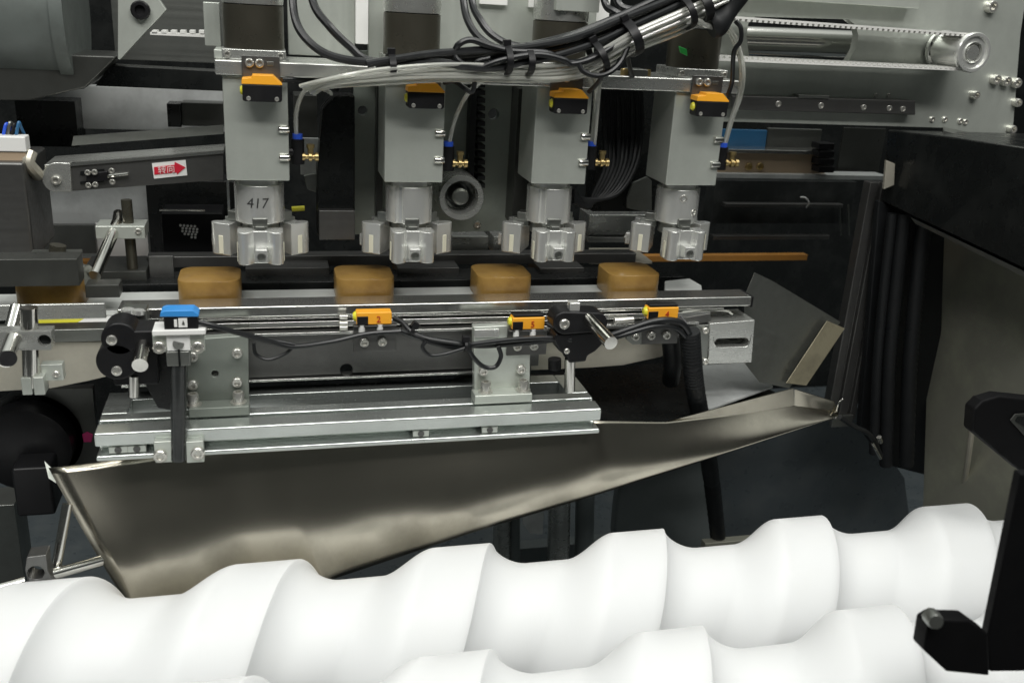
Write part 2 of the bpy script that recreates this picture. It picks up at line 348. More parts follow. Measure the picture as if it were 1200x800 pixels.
bx0 = P(845, 30, .06).x; BZ = c.z
t = thing("timing_belt", "white toothed timing belt running to the bare metal pulley", "belt", (c.x, .06, BZ))
up = [(bx0, BZ + .0215 + (c.x - bx0) * .006)] + [(c.x + .0200 * math.sin(a), BZ + .0200 * math.cos(a)) for a in [math.pi * k / 14 for k in range(15)]] + [(bx0, BZ - .0212)]
inn = [(bx0, up[0][1] - .0022)] + [(c.x + .0182 * math.sin(a), BZ + .0182 * math.cos(a)) for a in [math.pi * k / 14 for k in range(15)]] + [(bx0, BZ - .0190)]
vs = []; fs = []
for (a, b), (a2, b2) in zip(up, inn): vs += [(a, .057, b), (a, .097, b), (a2, .057, b2), (a2, .097, b2)]
for i in range(len(up) - 1):
    k = i * 4; fs += [(k, k + 4, k + 5, k + 1), (k + 2, k + 3, k + 7, k + 6), (k, k + 2, k + 6, k + 4), (k + 1, k + 5, k + 7, k + 3)]
obj("band", MB().add(vs, fs), M['belt_white'], t)
tm = MB().box(-.0018, .0018, -.02, .02, -.0012, .0012).mesh("tooth"); tm.materials.append(M['belt_white'])
for sgn, z0, z1 in ((1, up[0][1] - .0033, BZ + .0172), (-1, BZ - .0178, BZ - .0178)):
    n = 46
    for i in range(n):
        x = bx0 + (c.x - .004 - bx0) * (i + .5) / n
        o = bpy.data.objects.new("tooth", tm); COL.objects.link(o); o.parent = t
        o.location = Vector((x, .077, z0 + (z1 - z0) * (i + .5) / n)) - t.location
single("pulley_clamp", MB().pbox(1090, 50, 1104, 66, .1, .009), 'black_plastic', "small black clamp beside the belt pulley", "clamp")

# ---------------------------------------------------------------- carriage plates behind the motors
t = thing("carriage_plate", "pale grey upright plate behind the motors with a bright slot and painted reflections at its top", "plate", P(520, 62, .085))
obj("plate", MB().pbox(336, -130, 416, 66, .085, .012), M['anodised'], t, .0008)
obj("plate", MB().pbox(432, -130, 702, 100, .085, .012), M['anodised'], t, .0008)
obj("bright_strip", MB().pbox(417, -130, 432, 52, .07, .012), M['white_plastic'], t, .0006)
obj("reflection_tab", MB().pbox(563, -40, 596, 6, .079, .005), M['white_plastic'], t, .0006)  # both tabs are light reflections on the plate, put in as white
obj("reflection_tab", MB().pbox(621, -40, 655, 10, .079, .005), M['white_plastic'], t, .0006)
single("slim_bracket", MB().pbox(239, 3, 258, 54, .06, .02), 'anodised', "narrow grey bracket beside the first motor", "bracket")
single("bright_post", MB().pbox(699, -60, 717, 26, .1, .01), 'white_plastic', "narrow bright upright behind the black cables", "post")
single("motor_bracket", MB().pbox(654, -60, 705, 14, .0, .04), 'anodised', "pale grey bracket above the third motor", "bracket")

# ---------------------------------------------------------------- machine housing and feeder at the other end
t = thing("round_housing", "grey painted round machine housing with a bolted bracket", "housing", P(60, 100, .2))
a, b = P(-60, 5, .22), P(142, 5, .22)
obj("drum", MB().rev([(0, 0), (.07, 0), (.075, .006), (.075, (b - a).length)], Vector((a.x - .05, a.y, a.z)), EX, 48), M['housing_paint'], t)
obj("collar", MB().rev([(.078, 0), (.078, .012), (0, .012)], Vector((b.x - .055, a.y, a.z)), EX, 48), M['housing_paint'], t)
obj("bracket", slab([(138, -40), (160, -40), (195, 12), (141, 70), (138, 70)], .14, .01), M['anodised'], t, .0008)
bolt(t, P(165, 12, .14), .009, .007, mat=M['black_plastic'])
obj("skirt", slab([(-30, 60), (138, 66), (100, 103), (35, 118), (-30, 118)], .17, .08), M['dull_panel'], t, .002)
t = thing("rack_belt", "short toothed belt end showing beside the slim bracket", "belt", P(210, 40, .12))
obj("band", MB().pbox(176, 39.5, 240, 42.5, .12, .02), M['belt_white'], t)
for i in range(6): obj("tooth", MB().pbox(178 + i * 11, 36, 184 + i * 11, 39.5, .12, .02), M['belt_white'], t)
single("dull_steel_panel", MB().pbox(130, -60, 262, 72, .3, .02), 'grey_steel', "dull steel panel behind the rack belt", "panel")  # plain panel in the shared grey steel
single("slide_rail", slab([(128, 77), (262, 84), (262, 107), (112, 101)], .22, .03), 'black_paint', "black slide rail under the dull steel panel", "rail")
single("streaked_panel", MB().pbox(20, 102, 262, 152, .32, .02), 'pale_sheet', "streaked steel panel behind the feeder conveyor", "panel")
single("black_block", MB().pbox(196, 122, 212, 149, .26, .03), 'black_paint', "small black block standing behind the feeder rail", "block", "black blocks behind the feeder rail")
single("notched_block", MB().pbox(213, 121, 262, 148, .27, .03), 'dull_panel', "dark block with a notch behind the feeder rail", "block", "black blocks behind the feeder rail")
single("equipment_box", MB().pbox(20, 118, 90, 172, .28, .05), 'black_paint', "dark box behind the start of the feeder", "box")

FY = .12
t = thing("feeder_conveyor", "small tilted feeder conveyor marked by a red arrow sticker", "conveyor", P(150, 215, FY))
obj("guide_strip", slab([(86, 160), (262, 147), (262, 157), (84, 171)], FY + .054, .004), M['grey_steel'], t)
obj("belt", slab([(52, 193), (262, 177.5), (262, 181), (82, 196), (52, 197)], FY + .002, .051), M['aluminium'], t, .0006)
obj("edge_strip", slab([(82, 191.5), (262, 177), (262, 180), (82, 195)], FY - .002, .006), M['bright_bar'], t)
obj("side_plate", slab([(83, 195), (262, 180), (262, 211), (83, 224)], FY, .008), M['dark_steel'], t, .0006)
obj("end_plate", slab([(82, 191), (84, 225)] + [(66 + 17 * math.cos(q), 208 + 17.5 * math.sin(q)) for q in [math.pi * (.55 + .95 * k / 12) for k in range(13)]], FY - .004, .012), M['aluminium'], t, .0008)
bolt(t, P(66, 211, FY - .004), .0045, .004)
obj("slot", slab([(94, 201), (122, 198), (122, 202), (94, 205)], FY - .0015, .002), M['black_paint'], t)
obj("slot", slab([(94, 213), (122, 210), (122, 213), (94, 216)], FY - .0015, .002), M['black_paint'], t)
obj("tensioner", slab([(101, 203), (126, 201), (126, 212), (101, 214)], FY - .006, .006), M['black_plastic'], t, .0008)
for a, b in ((103, 202), (111, 201.5), (104, 217), (112, 216), (131, 200), (132, 213)): bolt(t, P(a, b, FY - .006), .0028, .003)
obj("spindle", MB().cyl(P(122, 207, FY - .004), P(150, 204, FY - .004), .0016, n=10), M['chrome'], t)
t = thing("arrow_sticker", "white sticker with a red arrow on the feeder side plate", "sticker", P(200, 198, FY - .001))
sa, sb, sc_, sd = (178, 191.5), (217.5, 187.5), (219.5, 205.5), (180.5, 209.5)
obj("backing", slab([sa, sb, sc_, sd], FY - .0012, .0008), M['label_white'], t)
obj("arrow", slab([(180.5, 196), (204.5, 193.3), (204.6, 189.8), (217.4, 196.2), (207.7, 204.4), (206.6, 202.2), (180.8, 204.8)], FY - .0018, .0005), M['label_red'], t)
obj("lettering", text_mb("转向", P(195, 199.3, FY - .0022), P(219, 196.7, FY) - P(180, 200.5, FY), EZ, .0062), M['print_pink'], t)
t = thing("white_box", "white plastic box with coloured wires on a card base at the feeder start", "box", P(10, 190, .1))
obj("lid", MB().pbox(-30, 160, 30, 178, .1, .018), M['white_plastic'], t, .0012)
obj("base", MB().pbox(-30, 178, 30, 189, .1015, .016), M['tan_card'], t, .0006)
for i, mm in enumerate(('collar_blue', 'grey_steel', 'black_plastic', 'faded_blue')):
    single("thin_wire", MB().tube([P(4 + i * 5, 158, .112), P(7 + i * 5, 146 - 2 * (i % 2), .114), P(12 + i * 4, 148, .118), P(16 + i * 4, 157, .122)], .0016, 6), mm, ("dark blue", "grey", "black", "dull light blue")[i] + " wire curling out of the white box", "wire", "wires at the white box", 0)
single("grey_cabinet", MB().pbox(-60, 190, 34, 306, .09, .1), 'dark_steel', "dull grey steel cabinet below the white box", "cabinet", bevel=.003)
single("curved_cover", MB().tube([P(36, 178, .11), P(33, 190, .105), P(40, 200, .11), P(45, 205, .12)], .006, 10), 'sheet_beige', "small curled brownish cover at the feeder start", "cover", bevel=0)

# bright panel, dark display behind rods
single("steel_sheet", MB().pbox(34, 212, 176, 318, .34, .01), 'pale_sheet', "steel panel behind the clamped rods, reflected white put into its colour", "panel")  # pale diffuse colour stands in for reflected white
single("reflection_sheet", MB().pbox(113, 262, 174, 314, .325, .006), 'white_plastic', "small white sheet painting a bright reflection behind the black upright rod", "sheet")  # bright reflection on the steel panel, put in as white colour
single("blue_grey_panel", MB().pbox(34, 264, 112, 297, .31, .01), 'dull_panel', "dark blue grey panel low behind the rods", "panel")
t = thing("dark_cabinet", "tall black cabinet behind the first head", "cabinet", P(220, 312, .26))
obj("body", MB().pbox(174, 212, 300, 312, .28, .05), M['black_paint'], t, .001)
t = thing("perforated_box", "black box with a patch of small lit holes", "box", P(220, 298, .22))
obj("body", MB().pbox(190, 250, 262, 298, .22, .05), M['black_plastic'], t, .0015)
obj("top_edge", MB().pbox(187, 246, 240, 247.6, .213, .004), M['bright_bar'], t)
dm = MB().cyl((0, .0, 0), (0, -.0012, 0), .0014, n=8).mesh("hole"); dm.materials.append(M['white_plastic'])
for r in range(6):
    for q in range(5):
        a, b = 211.5 + q * 4.2 + r * 1.2 + (r % 2) * 1.5, 264 + r * 3.3 + q * .3
        if r >= 4 and q < r - 2 or a > 231: continue
        o = bpy.data.objects.new("hole", dm); COL.objects.link(o); o.parent = t; o.location = P(a, b, .22) - t.location
# ================================================================ PICK HEADS
PITCH = .14128; HW = .0552; HC = HW / 2
t = thing("carrier_plate", "long pale metal plate that carries the four heads and their motors", "plate", (.24, .03, .292))
obj("plate", MB().box(-.0055, .488, -.005, .072, .2918, .3045), M['aluminium'], t, .0014)
obj("end_block", MB().box(-.006, .006, .005, .05, .3047, .312), M['anodised'], t, .0006)
obj("clamp_lug", MB().box(.375, .392, -.003, .02, .3047, .311), M['grey_steel'], t, .0006)
for x in (.372, .395): bolt(t, (x, .008, .3047), .004, .006, d=(0, 0, 1), mat=M['brass'])

def jaw_parts(root, cx, cy, ang):
    rd = Vector((math.sin(ang), -math.cos(ang), 0)); tg = Vector((math.cos(ang), math.sin(ang), 0))
    def W(a, r, z): return Vector((cx, cy, 0)) + tg * a + rd * r + EZ * z
    plan = []; ro = 0 if ang == 0 else .0055
    W0 = W
    def W(a, r, z): return W0(a * (1 if ang == 0 else .86), r + (ro if r > .016 else 0), z)
    for a, r in ((-.0205, .017), (-.0205, .031)): plan.append((a, r))
    for k in range(7): q = math.pi - math.pi * .8 * k / 6; plan.append((-.0140 + .0065 * math.cos(q), .0325 + .0062 * math.sin(q)))
    plan += [(-.0062, .0318), (.0062, .0318)]
    for k in range(7): q = math.pi * .8 - math.pi * .8 * k / 6; plan.append((.0140 + .0065 * math.cos(q), .0325 + .0062 * math.sin(q)))
    plan += [(.0205, .031), (.0205, .017)]
    j = obj("jaw", MB().prism([W(a, r, .1235) for a, r in plan], (0, 0, .0305)), M['machined'], root, .0007)
    obj("boss", MB().obox(W(.0005, .0375, .1335), tg * .0052, rd * .0070, EZ * .0060), M['machined'], j, .0006)
    bolt(j, W(.0005, .0443, .1330), .0040, .0012, d=rd, mat=M['grey_steel'], name="screw")
    obj("jaw_base", MB().obox(W(0, .0185, .1600), tg * .0068, rd * .0065, EZ * .0042).obox(W(0, .0215, .1535), tg * .0042, rd * .0085, EZ * .0042), M['grey_steel'], j, .0006)
    for s in (-1, 1): obj("pad", MB().obox(W(s * .0207, .0265, .1335), tg * .0006, rd * .0022, EZ * .0088), M['cream_pad'], j, .0004)
    return j
notes = ("with the chuck hand marked 417", "with a grooved chuck beside the round pulley", "with a grooved chuck beside the looped hoses", "with two small screws in its plain chuck, beside the gantry plate")
for i in range(4):
    x = i * PITCH + (.001 if i == 2 else 0); cx, cy = x + HC, HC + .001
    t = thing("pick_head", ("first", "second", "third", "fourth")[i] + " gripper head " + notes[i], "gripper head", (cx, cy, .124), "gripper heads under the carrier plate")
    b = obj("body", MB().box(x, x + HW, .0, HW, .2, .2912), M['anodised'], t, .0012)
    for z in (.2465, .2215): obj("pin", MB().rev([(0, 0), (.0028, 0), (.0034, .0008), (.0034, .0085), (.0028, .0095), (0, .0095)], (x + HW - .0088, -.0012, z), EX, 18), M['chrome'], b)
    obj("neck", MB().cyl((cx, cy, .1935), (cx, cy, .2), .0195, n=40), M['machined'], t)
    R0 = .0226; n = 96; plan = []
    for k in range(n):
        a = 2 * math.pi * k / n; r = R0
        if i in (1, 2):
            for g in (-150, -32, 88):
                d = abs((math.degrees(a) + 90 - g + 180) % 360 - 180)
                if d < 6: r = R0 - .0028
        plan.append(Vector((cx + r * math.cos(a), cy + r * math.sin(a), .158)))
    ch = obj("chuck", MB().prism(plan, (0, 0, .0355)), M['machined'], t, .0006)
    if i == 0:
        tm = text_mb("417", (cx - .0015, cy, .1775), EX, EZ, .0098, depth=.00015)
        for q in tm.v:
            a = (q.x - cx) / R0; q.x += (q.z - .1775) * .12; rr = R0 + .0002 + (cy - q.y); a = (q.x - cx) / R0
            q.x = cx + rr * math.sin(a); q.y = cy - rr * math.cos(a)
        obj("lettering", tm, M['print_dark'], ch)
    if i == 3:
        for a, z in ((-8, .185), (30, .170)):
            a = math.radians(a); d = Vector((math.sin(a), -math.cos(a), 0)); bolt(ch, Vector((cx, cy, z)) + d * (R0 - .001), .0040, .0016, d=d, name="screw")
    obj("core", MB().cyl((cx, cy, .146), (cx, cy, .158), .017, n=32), M['grey_steel'], t)
    for k in range(3): jaw_parts(t, cx, cy, k * 2 * math.pi / 3)
    mo = obj("motor", MB().rev([(0, 0), (.0262, 0), (.0262, .036), (.024, .037), (0, .037)], (cx, cy + .002, .3135), EZ, 48), M['motor_black'], t)
    obj("motor_flange", MB().box(cx - .027, cx + .027, cy - .025, cy + .029, .3047, .3133), M['aluminium'], t, .0008)
    for s in (-1, 1): bolt(t, (cx + s * .0225, cy - .0252, .309), .0028, .003)
    obj("motor_cap", MB().rev([(0, 0), (.026, 0), (.0265, .004), (.0265, .02), (0, .02)], (cx, cy + .002, .3507), EZ, 48), M['aluminium'], t)

# sensors on the heads
def head_sensor(c, label, cable=True):
    t = thing("head_sensor", label, "sensor", c, "orange and black sensors on the heads")
    X, Y, Z = c
    obj("bracket", MB().box(X - .0165, X + .0155, -.0075, -.0052, Z + .0015, Z + .0215), M['dark_steel'], t, .0005)
    for a in (-.010, -.0015): bolt(t, (X + a, -.0075, Z + .0155), .0037, .003, name="screw")
    obj("slot", MB().box(X + .0045, X + .0105, -.008, -.0074, Z + .0135, Z + .017), M['grey_steel'], t, .0003)
    pl = [(-.0165, -.0145), (-.0145, -.0155), (.0150, -.0155), (.0165, -.0140), (.0165, -.001), (-.0165, -.001)]
    h = obj("housing", MB().prism([(X + a, -.0235, Z + b) for a, b in pl], (0, .016, 0)), M['black_plastic'], t, .0012)
    cp = [(-.0170, -.001), (-.0165, .0035), (-.0085, .0045), (-.0078, .0068), (.0095, .0068), (.0168, 0), (.0168, -.001)]
    obj("cap", MB().prism([(X + a, -.0237, Z + b) for a, b in cp], (0, .0164, 0)), M['orange_plastic'], t, .0007)
    obj("lens", MB().cyl((X - .0163, -.0155, Z - .0068), (X - .0185, -.0155, Z - .0068), .0042, .003, 20), M['lens_yellow'], t)
    for a in (-.0115, .0120): bolt(h, (X + a, -.0235, Z - .0128), .0019, .0006, name="screw")
    return t
for (a, b), lab in (((307, 98), "orange topped black sensor on the first head, no cable across it"), ((500, 107), "orange topped black sensor on the second head, a black lead curving off it"),
                    ((670, 114), "orange topped black sensor on the third head, partly under the cable bundle"), ((836, 118), "orange topped black sensor on the fourth head, beside the clear tube")):
    head_sensor(P(a, b, -.0237), lab)

# air fittings
fit = (((349, 178), "first"), ((525, 186), "second"), ((692, 185), "third"), ((845, 186), "fourth"))
for (a, b), wd in fit:
    c = P(a, b, .022); t = thing("air_fitting", "black elbow air fitting with blue collar and brass valve on the %s head" % wd, "air fitting", c, "air fittings on the heads")
    e = obj("elbow", MB().cyl(c + Vector((0, 0, -.011)), c + Vector((0, 0, .012)), .0060, n=18).cyl(c + Vector((-.009, 0, .000)), c + Vector((.004, 0, 0)), .0045, n=16), M['black_plastic'], t)
    obj("collar", MB().cyl(c + Vector((0, 0, .012)), c + Vector((0, 0, .0165)), .0047, n=18), M['collar_blue'], e)
    q = c + Vector((.004, -.002, -.004))
    obj("valve", MB().rev([(0, 0), (.0038, 0), (.0038, .0025), (.0022, .0027), (.0022, .0055), (.0043, .0058), (.0043, .0085), (.0025, .009), (.0025, .011), (.0040, .0113), (.0040, .0145), (0, .0145)], q, EX, 14), M['brass'], t)
    obj("valve", MB().rev([(0, 0), (.0028, 0), (.0028, .005), (.0038, .0052), (.0038, .0085), (0, .0085)], q + Vector((.0075, 0, .003)), EZ, 12), M['brass'], t)

# ================================================================ CABLES AND TUBES OVER THE HEADS
def cable(pts, r, m, label, name="black_cable", group="black cables over the heads", n=10, cat="cable"):
    return tag(obj(name, MB().tube([P(*q) for q in pts], r, n), M[m], L=P(*pts[0])), label, cat, group)
cable([(344, -60, .02), (343, 0, 0), (351, 35, -.02), (376, 60, -.03), (410, 71, -.032), (450, 73, -.03), (500, 68, -.03), (560, 62, -.03), (620, 54, -.03), (690, 36, -.03), (760, 14, -.03), (850, -30, -.03)], .0036, 'cable_black', "thick black cable hanging nearest the first motor and joining the bundle")
cable([(362, -60, .02), (366, 0, 0), (385, 30, -.015), (410, 55, -.02), (432, 71, -.024), (480, 74, -.024), (540, 70, -.024), (600, 66, -.024), (660, 58, -.024), (720, 38, -.024), (780, 14, -.024), (850, -18, -.024)], .0036, 'cable_black', "thick black cable second from the first motor, joining the bundle")
cable([(541, -60, .03), (543, 0, .01), (550, 28, -.01), (566, 48, -.025), (592, 58, -.035), (640, 52, -.036), (700, 30, -.036), (760, 4, -.036), (830, -30, -.036)], .0034, 'cable_black', "black cable dropping just before the third motor into the bundle, outer one")
cable([(550, -60, .03), (553, 0, .01), (563, 24, -.01), (578, 42, -.02), (604, 54, -.028), (650, 56, -.03), (710, 36, -.03), (780, 6, -.03), (840, -20, -.03)], .0034, 'cable_black', "black cable dropping just before the third motor into the bundle, inner one")
cable([(430, 75, -.036), (500, 64, -.04), (560, 59, -.042), (610, 56, -.044), (670, 45, -.044), (725, 24, -.044), (790, -2, -.044), (850, -30, -.044)], .0034, 'cable_black', "black cable along the top of the bundle")
cable([(440, 76, -.03), (510, 73, -.04), (545, 78, -.045), (575, 80, -.045), (612, 74, -.045), (650, 66, -.045), (700, 50, -.045), (735, 34, -.045), (800, 4, -.045), (870, -30, -.045)], .0032, 'cable_black', "black cable sagging under the bundle before the third motor")
cable([(533, 60, -.04), (538, 52, -.045), (552, 47, -.046), (574, 54, -.046), (600, 60, -.046), (640, 62, -.046), (665, 73, -.046), (690, 69, -.046), (735, 43, -.046), (790, 20, -.046), (855, -4, -.046)], .0028, 'cable_black', "black cable kinked downwards below the third motor")
cable([(533, 60, -.04), (536, 70, -.042), (556, 80, -.043), (590, 70, -.05), (630, 64, -.05), (660, 70, -.05), (672, 75, -.05), (700, 66, -.05), (740, 40, -.05)], .0026, 'cable_black', "thin black cable looping round the bundle by its second tie")
cable([(520, 97, -.016), (533, 96, -.022), (545, 104, -.03), (553, 108, -.034), (556, 98, -.036), (557, 75, -.04), (575, 68, -.044)], .0022, 'cable_black', "thin black lead of the second head sensor", "sensor_lead", None)
cable([(690, 108, -.016), (700, 98, -.026), (708, 87, -.034), (735, 62, -.04)], .0022, 'cable_black', "thin black lead of the third head sensor", "sensor_lead", None)
cable([(330, 94, -.01), (350, 94, .0), (375, 96, .02), (395, 105, .05)], .0022, 'cable_black', "thin black lead of the first head sensor", "sensor_lead", None)
cable([(678, 74, -.05), (684, 84, -.052), (700, 89, -.053), (716, 84, -.052), (728, 72, -.05), (736, 55, -.048)], .0024, 'cable_black', "thin black cable hanging in a loop under the clear tubes", n=8)
cable([(702, -60, 0), (708, 0, -.02), (720, 14, -.03), (740, 20, -.034), (770, 8, -.036), (800, -20, -.036)], .0034, 'cable_black', "black cable beside the bright upright, bending along the bundle")
cable([(716, -60, 0), (722, -5, -.02), (732, 10, -.028), (756, 8, -.03), (790, -20, -.03)], .0034, 'cable_black', "black cable second from the bright upright")
cable([(735, 60, -.03), (737, 75, -.02), (742, 92, 0), (745, 100, .02)], .0022, 'cable_black', "thin black lead dropping behind the carrier plate", "sensor_lead", None)
cable([(862, 25, -.03), (868, 33, -.034), (868, 48, -.034), (860, 62, -.03), (858, 95, -.02), (853, 112, -.016)], .0022, 'cable_black', "thin black lead of the fourth head sensor", "sensor_lead", None)

def tubes(paths, lab):
    for k, (pts, e) in enumerate(paths):
        cable(pts, .0019 if len(pts) > 6 else .0021, 'tube_clear', e, "clear_tube", "clear air tubes", 8, "tube")
run = []
for k in range(10):
    dy = (k % 5) * 3.4 - 4.5 + random.uniform(-1.2, 1.2); yy = -.044 + .004 * (k // 2) + random.uniform(-.002, .002)
    run.append(([(352 + 4 * k, 104 + dy * .6, yy + .03), (385, 96 + dy * .6, yy + .01), (440, 88 + dy + random.uniform(-2, 2), yy), (520, 83 + dy + random.uniform(-3, 3), yy), (600, 84 + dy + random.uniform(-2, 2), yy), (660, 82 + dy * 1.2 + random.uniform(-2, 2), yy), (705, 68 + dy * 1.3, yy), (745, 44 + dy * 1.5, yy), (800, 22 + dy * 1.5, yy), (870, -14 + dy * 1.5, yy)], "clear air tube in the pale bundle running below the black cables"))
tubes(run, "")
run = []
for k in range(9):
    dy = (k % 4) * 3.6 - 1 + random.uniform(-.8, .8); yy = -.053 + .004 * (k // 2)
    run.append(([(690, 70 + dy, yy + .01), (730, 46 + dy, yy), (745, 38 + dy, yy), (800, 14 + dy, yy), (850, -8 + dy, yy), (900, -30 + dy, yy)], "clear air tube in the bright bundle rising past the fourth motor"))
tubes(run, "")
tubes([([(420, 92, -.02), (385, 94, -.016), (358, 106, 0), (348, 128, .015), (347, 150, .021), (348, 164, .022)], "clear air tube bending down to the first air fitting"),
       ([(610, 80, -.03), (575, 90, -.02), (550, 108, -.005), (535, 135, .012), (528, 160, .02), (526, 174, .022)], "clear air tube curving down to the second air fitting"),
       ([(700, 78, -.03), (699, 100, -.012), (697, 130, .01), (694, 160, .02), (692, 174, .022)], "clear air tube dropping straight to the third air fitting"),
       ([(705, 80, -.02), (702, 104, -.006), (699, 140, .01), (696, 170, .02), (690, 182, .03)], "second clear tube beside the one dropping to the third air fitting"),
       ([(848, 30, -.02), (858, 44, -.022), (868, 75, -.018), (866, 110, 0), (855, 145, .014), (848, 172, .022)], "clear air tube swinging out and down to the fourth air fitting")], "")
cable([(850, 26, -.026), (864, 50, -.026), (871, 82, -.02), (868, 112, 0), (858, 140, .014), (850, 168, .022)], .0023, 'tube_clear', "smoky tube running beside the clear one to the fourth air fitting", "clear_tube", "clear air tubes", 8, "tube")
cable([(805, 27, -.046), (815, 24, -.05), (828, 30, -.05), (845, 35, -.04)], .0026, 'tube_clear', "short clear tube under the thick wrap of tape", "clear_tube", "clear air tubes", 8, "tube")

def tie(px, py, Y, rx, rz, tilt, lab, m='black_plastic', wd=.0028):
    c = P(px, py, Y); ax = Vector((math.cos(tilt), 0, math.sin(tilt))); up = Vector((-math.sin(tilt), 0, math.cos(tilt)))
    ring = [c + up * rz * math.cos(q) + EY * rx * math.sin(q) for q in [2 * math.pi * k / 20 for k in range(20)]]
    vs = []
    for d, s in ((-wd, 1), (wd, 1), (wd, .88), (-wd, .88)): vs += [c + (q - c) * s + ax * d for q in ring]
    fs = []
    for l in range(4):
        for k in range(20): j = (k + 1) % 20; m2 = (l + 1) % 4; fs.append((l * 20 + k, l * 20 + j, m2 * 20 + j, m2 * 20 + k))
    t = thing("cable_tie", lab, "cable tie", c, "black cable ties")
    obj("band", MB().add(vs, fs), M[m], t)
    obj("head", MB().obox(c + up * (rz + .001) - EY * rx * .3, ax * .0034, EY * .003, up * .0028), M[m], t, .0006)
tie(458, 76, -.028, .02, .0105, .05, "cable tie round the bundle in front of the second motor")
tie(592, 70, -.036, .022, .0135, .05, "cable tie round the bundle just before the third motor")
tie(617, 72, -.036, .022, .0125, .05, "cable tie round the bundle, close after the tie before the third motor")
tie(700, 66, -.040, .022, .0155, .5, "slanted cable tie between third motor and bright upright")
tie(737, 44, -.040, .024, .0175, .5, "slanted cable tie with glossy head past the bright upright", wd=.004)
tie(800, 14, -.040, .025, .0165, .5, "slanted cable tie on the clear tubes before the tape wrap")
tie(818, 6, -.040, .025, .0165, .5, "cable tie next to the tape wrap on the clear tubes", wd=.004)
tag(obj("tape_wrap", MB().tube([P(832, 32, -.045), P(842, 26, -.045), P(853, 14, -.045), P(864, -6, -.045), P(872, -30, -.045)], lambda u: .0105 + .002 * math.sin(u * 9), 16), M['rubber']), "thick wrap of black tape round tubes above the fourth motor", "tape")
single("green_tag", slab([(796, 54), (805, 58), (806, 66), (798, 62)], .0, .003), 'green_paint', "tiny green mark on the fourth motor", "mark")
# ================================================================ CONVEYOR
RY = -.025
xr0, xr1 = P(138, 372, RY).x, P(881, 352, RY).x
t = thing("conveyor", "shiny steel belt conveyor carrying the golden bars beneath the heads", "conveyor", (.2, 0, .03))
zt = .0885
obj("belt", MB().box(P(-60, 350, .03).x, P(775, 340, .03).x, .004, .062, .0735, .0780), M['belt_grey'], t, .0005)
obj("front_rail", MB().box(xr0, xr1, RY, .003, zt - .0105, zt), M['bright_bar'], t, .0014)
obj("rail_cap", MB().box(xr1, xr1 + .0025, RY + .001, .004, zt - .012, zt - .0004), M['black_plastic'], t, .0005)
obj("lip_strip", MB().box(xr0, xr1 - .03, RY + .002, .0, zt - .0135, zt - .0118), M['bright_bar'], t, .0004)
obj("lower_strip", MB().box(xr0, xr1 - .045, RY + .001, .0, zt - .0215, zt - .0160), M['bright_bar'], t, .0005)
obj("edge_strip", MB().box(xr0 + .02, xr1 - .06, RY - .006, .0, zt - .0270, zt - .0245), M['bright_bar'], t, .0004)
xa, xb = P(140, 420, RY).x, P(770, 400, RY).x
xc = P(632, 410, RY).x
obj("side_frame", MB().prism([(xa, RY, .062), (xb, RY, .062), (xb, RY, .057), (xc, RY, .057), (xc, RY, .0195), (xa, RY, .0175)], (0, .006, 0), [circ((P(406, 433, RY).x, RY, P(406, 433, RY).z), .0062, EX, EZ, 18)]), M['dark_steel'], t, .0006)
obj("frame_edge", MB().box(xa, P(556, 436, RY).x, RY - .004, RY + .004, .0148, .0172), M['bright_bar'], t, .0004)
obj("bed_plate", MB().box(xa, xb, RY + .03, .06, .055, .060), M['dark_steel'], t)
obj("frame_rear", MB().box(xa, xb, .055, .062, .0, .06), M['black_paint'], t)
obj("web", slab([(520, 460), (536, 440), (556, 436), (556, 470), (540, 472)], -.005, .004), M['grey_steel'], t, .0005)
obj("trough", slab([(622, 396), (800, 386), (796, 402), (775, 418), (730, 428), (690, 431), (622, 434)], .0, .03), M['sheet_beige'], t, .0006)
obj("belt_end", MB().rev([(0, 0), (.0055, 0), (.0055, .058), (0, .058)], (P(800, 342, .03).x, .004, .073), EY, 24), M['belt_grey'], t)
c = P(800, 338, .03)
e = single("end_block", MB().prism([PZ(a, b, .082) for a, b in ((779, 344), (823, 343), (822, 334), (808, 326), (779, 329))], (0, 0, -.008)), 'belt_grey', "white chamfered block at the far end of the belt", "block", bevel=.0008)

def brown_block(px, py, lab):
    c = P(px, py, .01); x = c.x; z0, z1 = .0783, .1045
    mb = MB(); loops = [(.0008, .0), (.0, .002), (.0, .0236), (.0004, .0246), (.0013, .0250)]
    vs = []; n = None
    for ins, h in loops:
        l = rrect(x - .0285 + ins, x + .0285 - ins, .008 + ins, .062 - ins, .0125 - ins * .6, z0 + h, 5); n = len(l); vs += l
    fs = [tuple(reversed(range(n)))]
    for i in range(4):
        for k in range(n): j = (k + 1) % n; fs.append((i * n + k, i * n + j, (i + 1) * n + j, (i + 1) * n + k))
    fs.append(tuple(range(4 * n, 5 * n))); mb.add(vs, fs)
    tag(obj("brown_block", mb, M['soap'], L=(x, .035, z0)), lab, "block", "golden brown blocks on the belt")
for (a, b), lab in (((246, 357), "rounded golden brown block under the first gripper"), ((429, 354), "rounded golden brown block under the second gripper"), ((592, 351), "rounded golden brown block under the third gripper"), ((744, 347), "rounded golden brown block at the belt end, nearest the fourth gripper"), ((58, 361), "golden brown block half hidden under the grey cover at the belt start")): brown_block(a, b, lab)

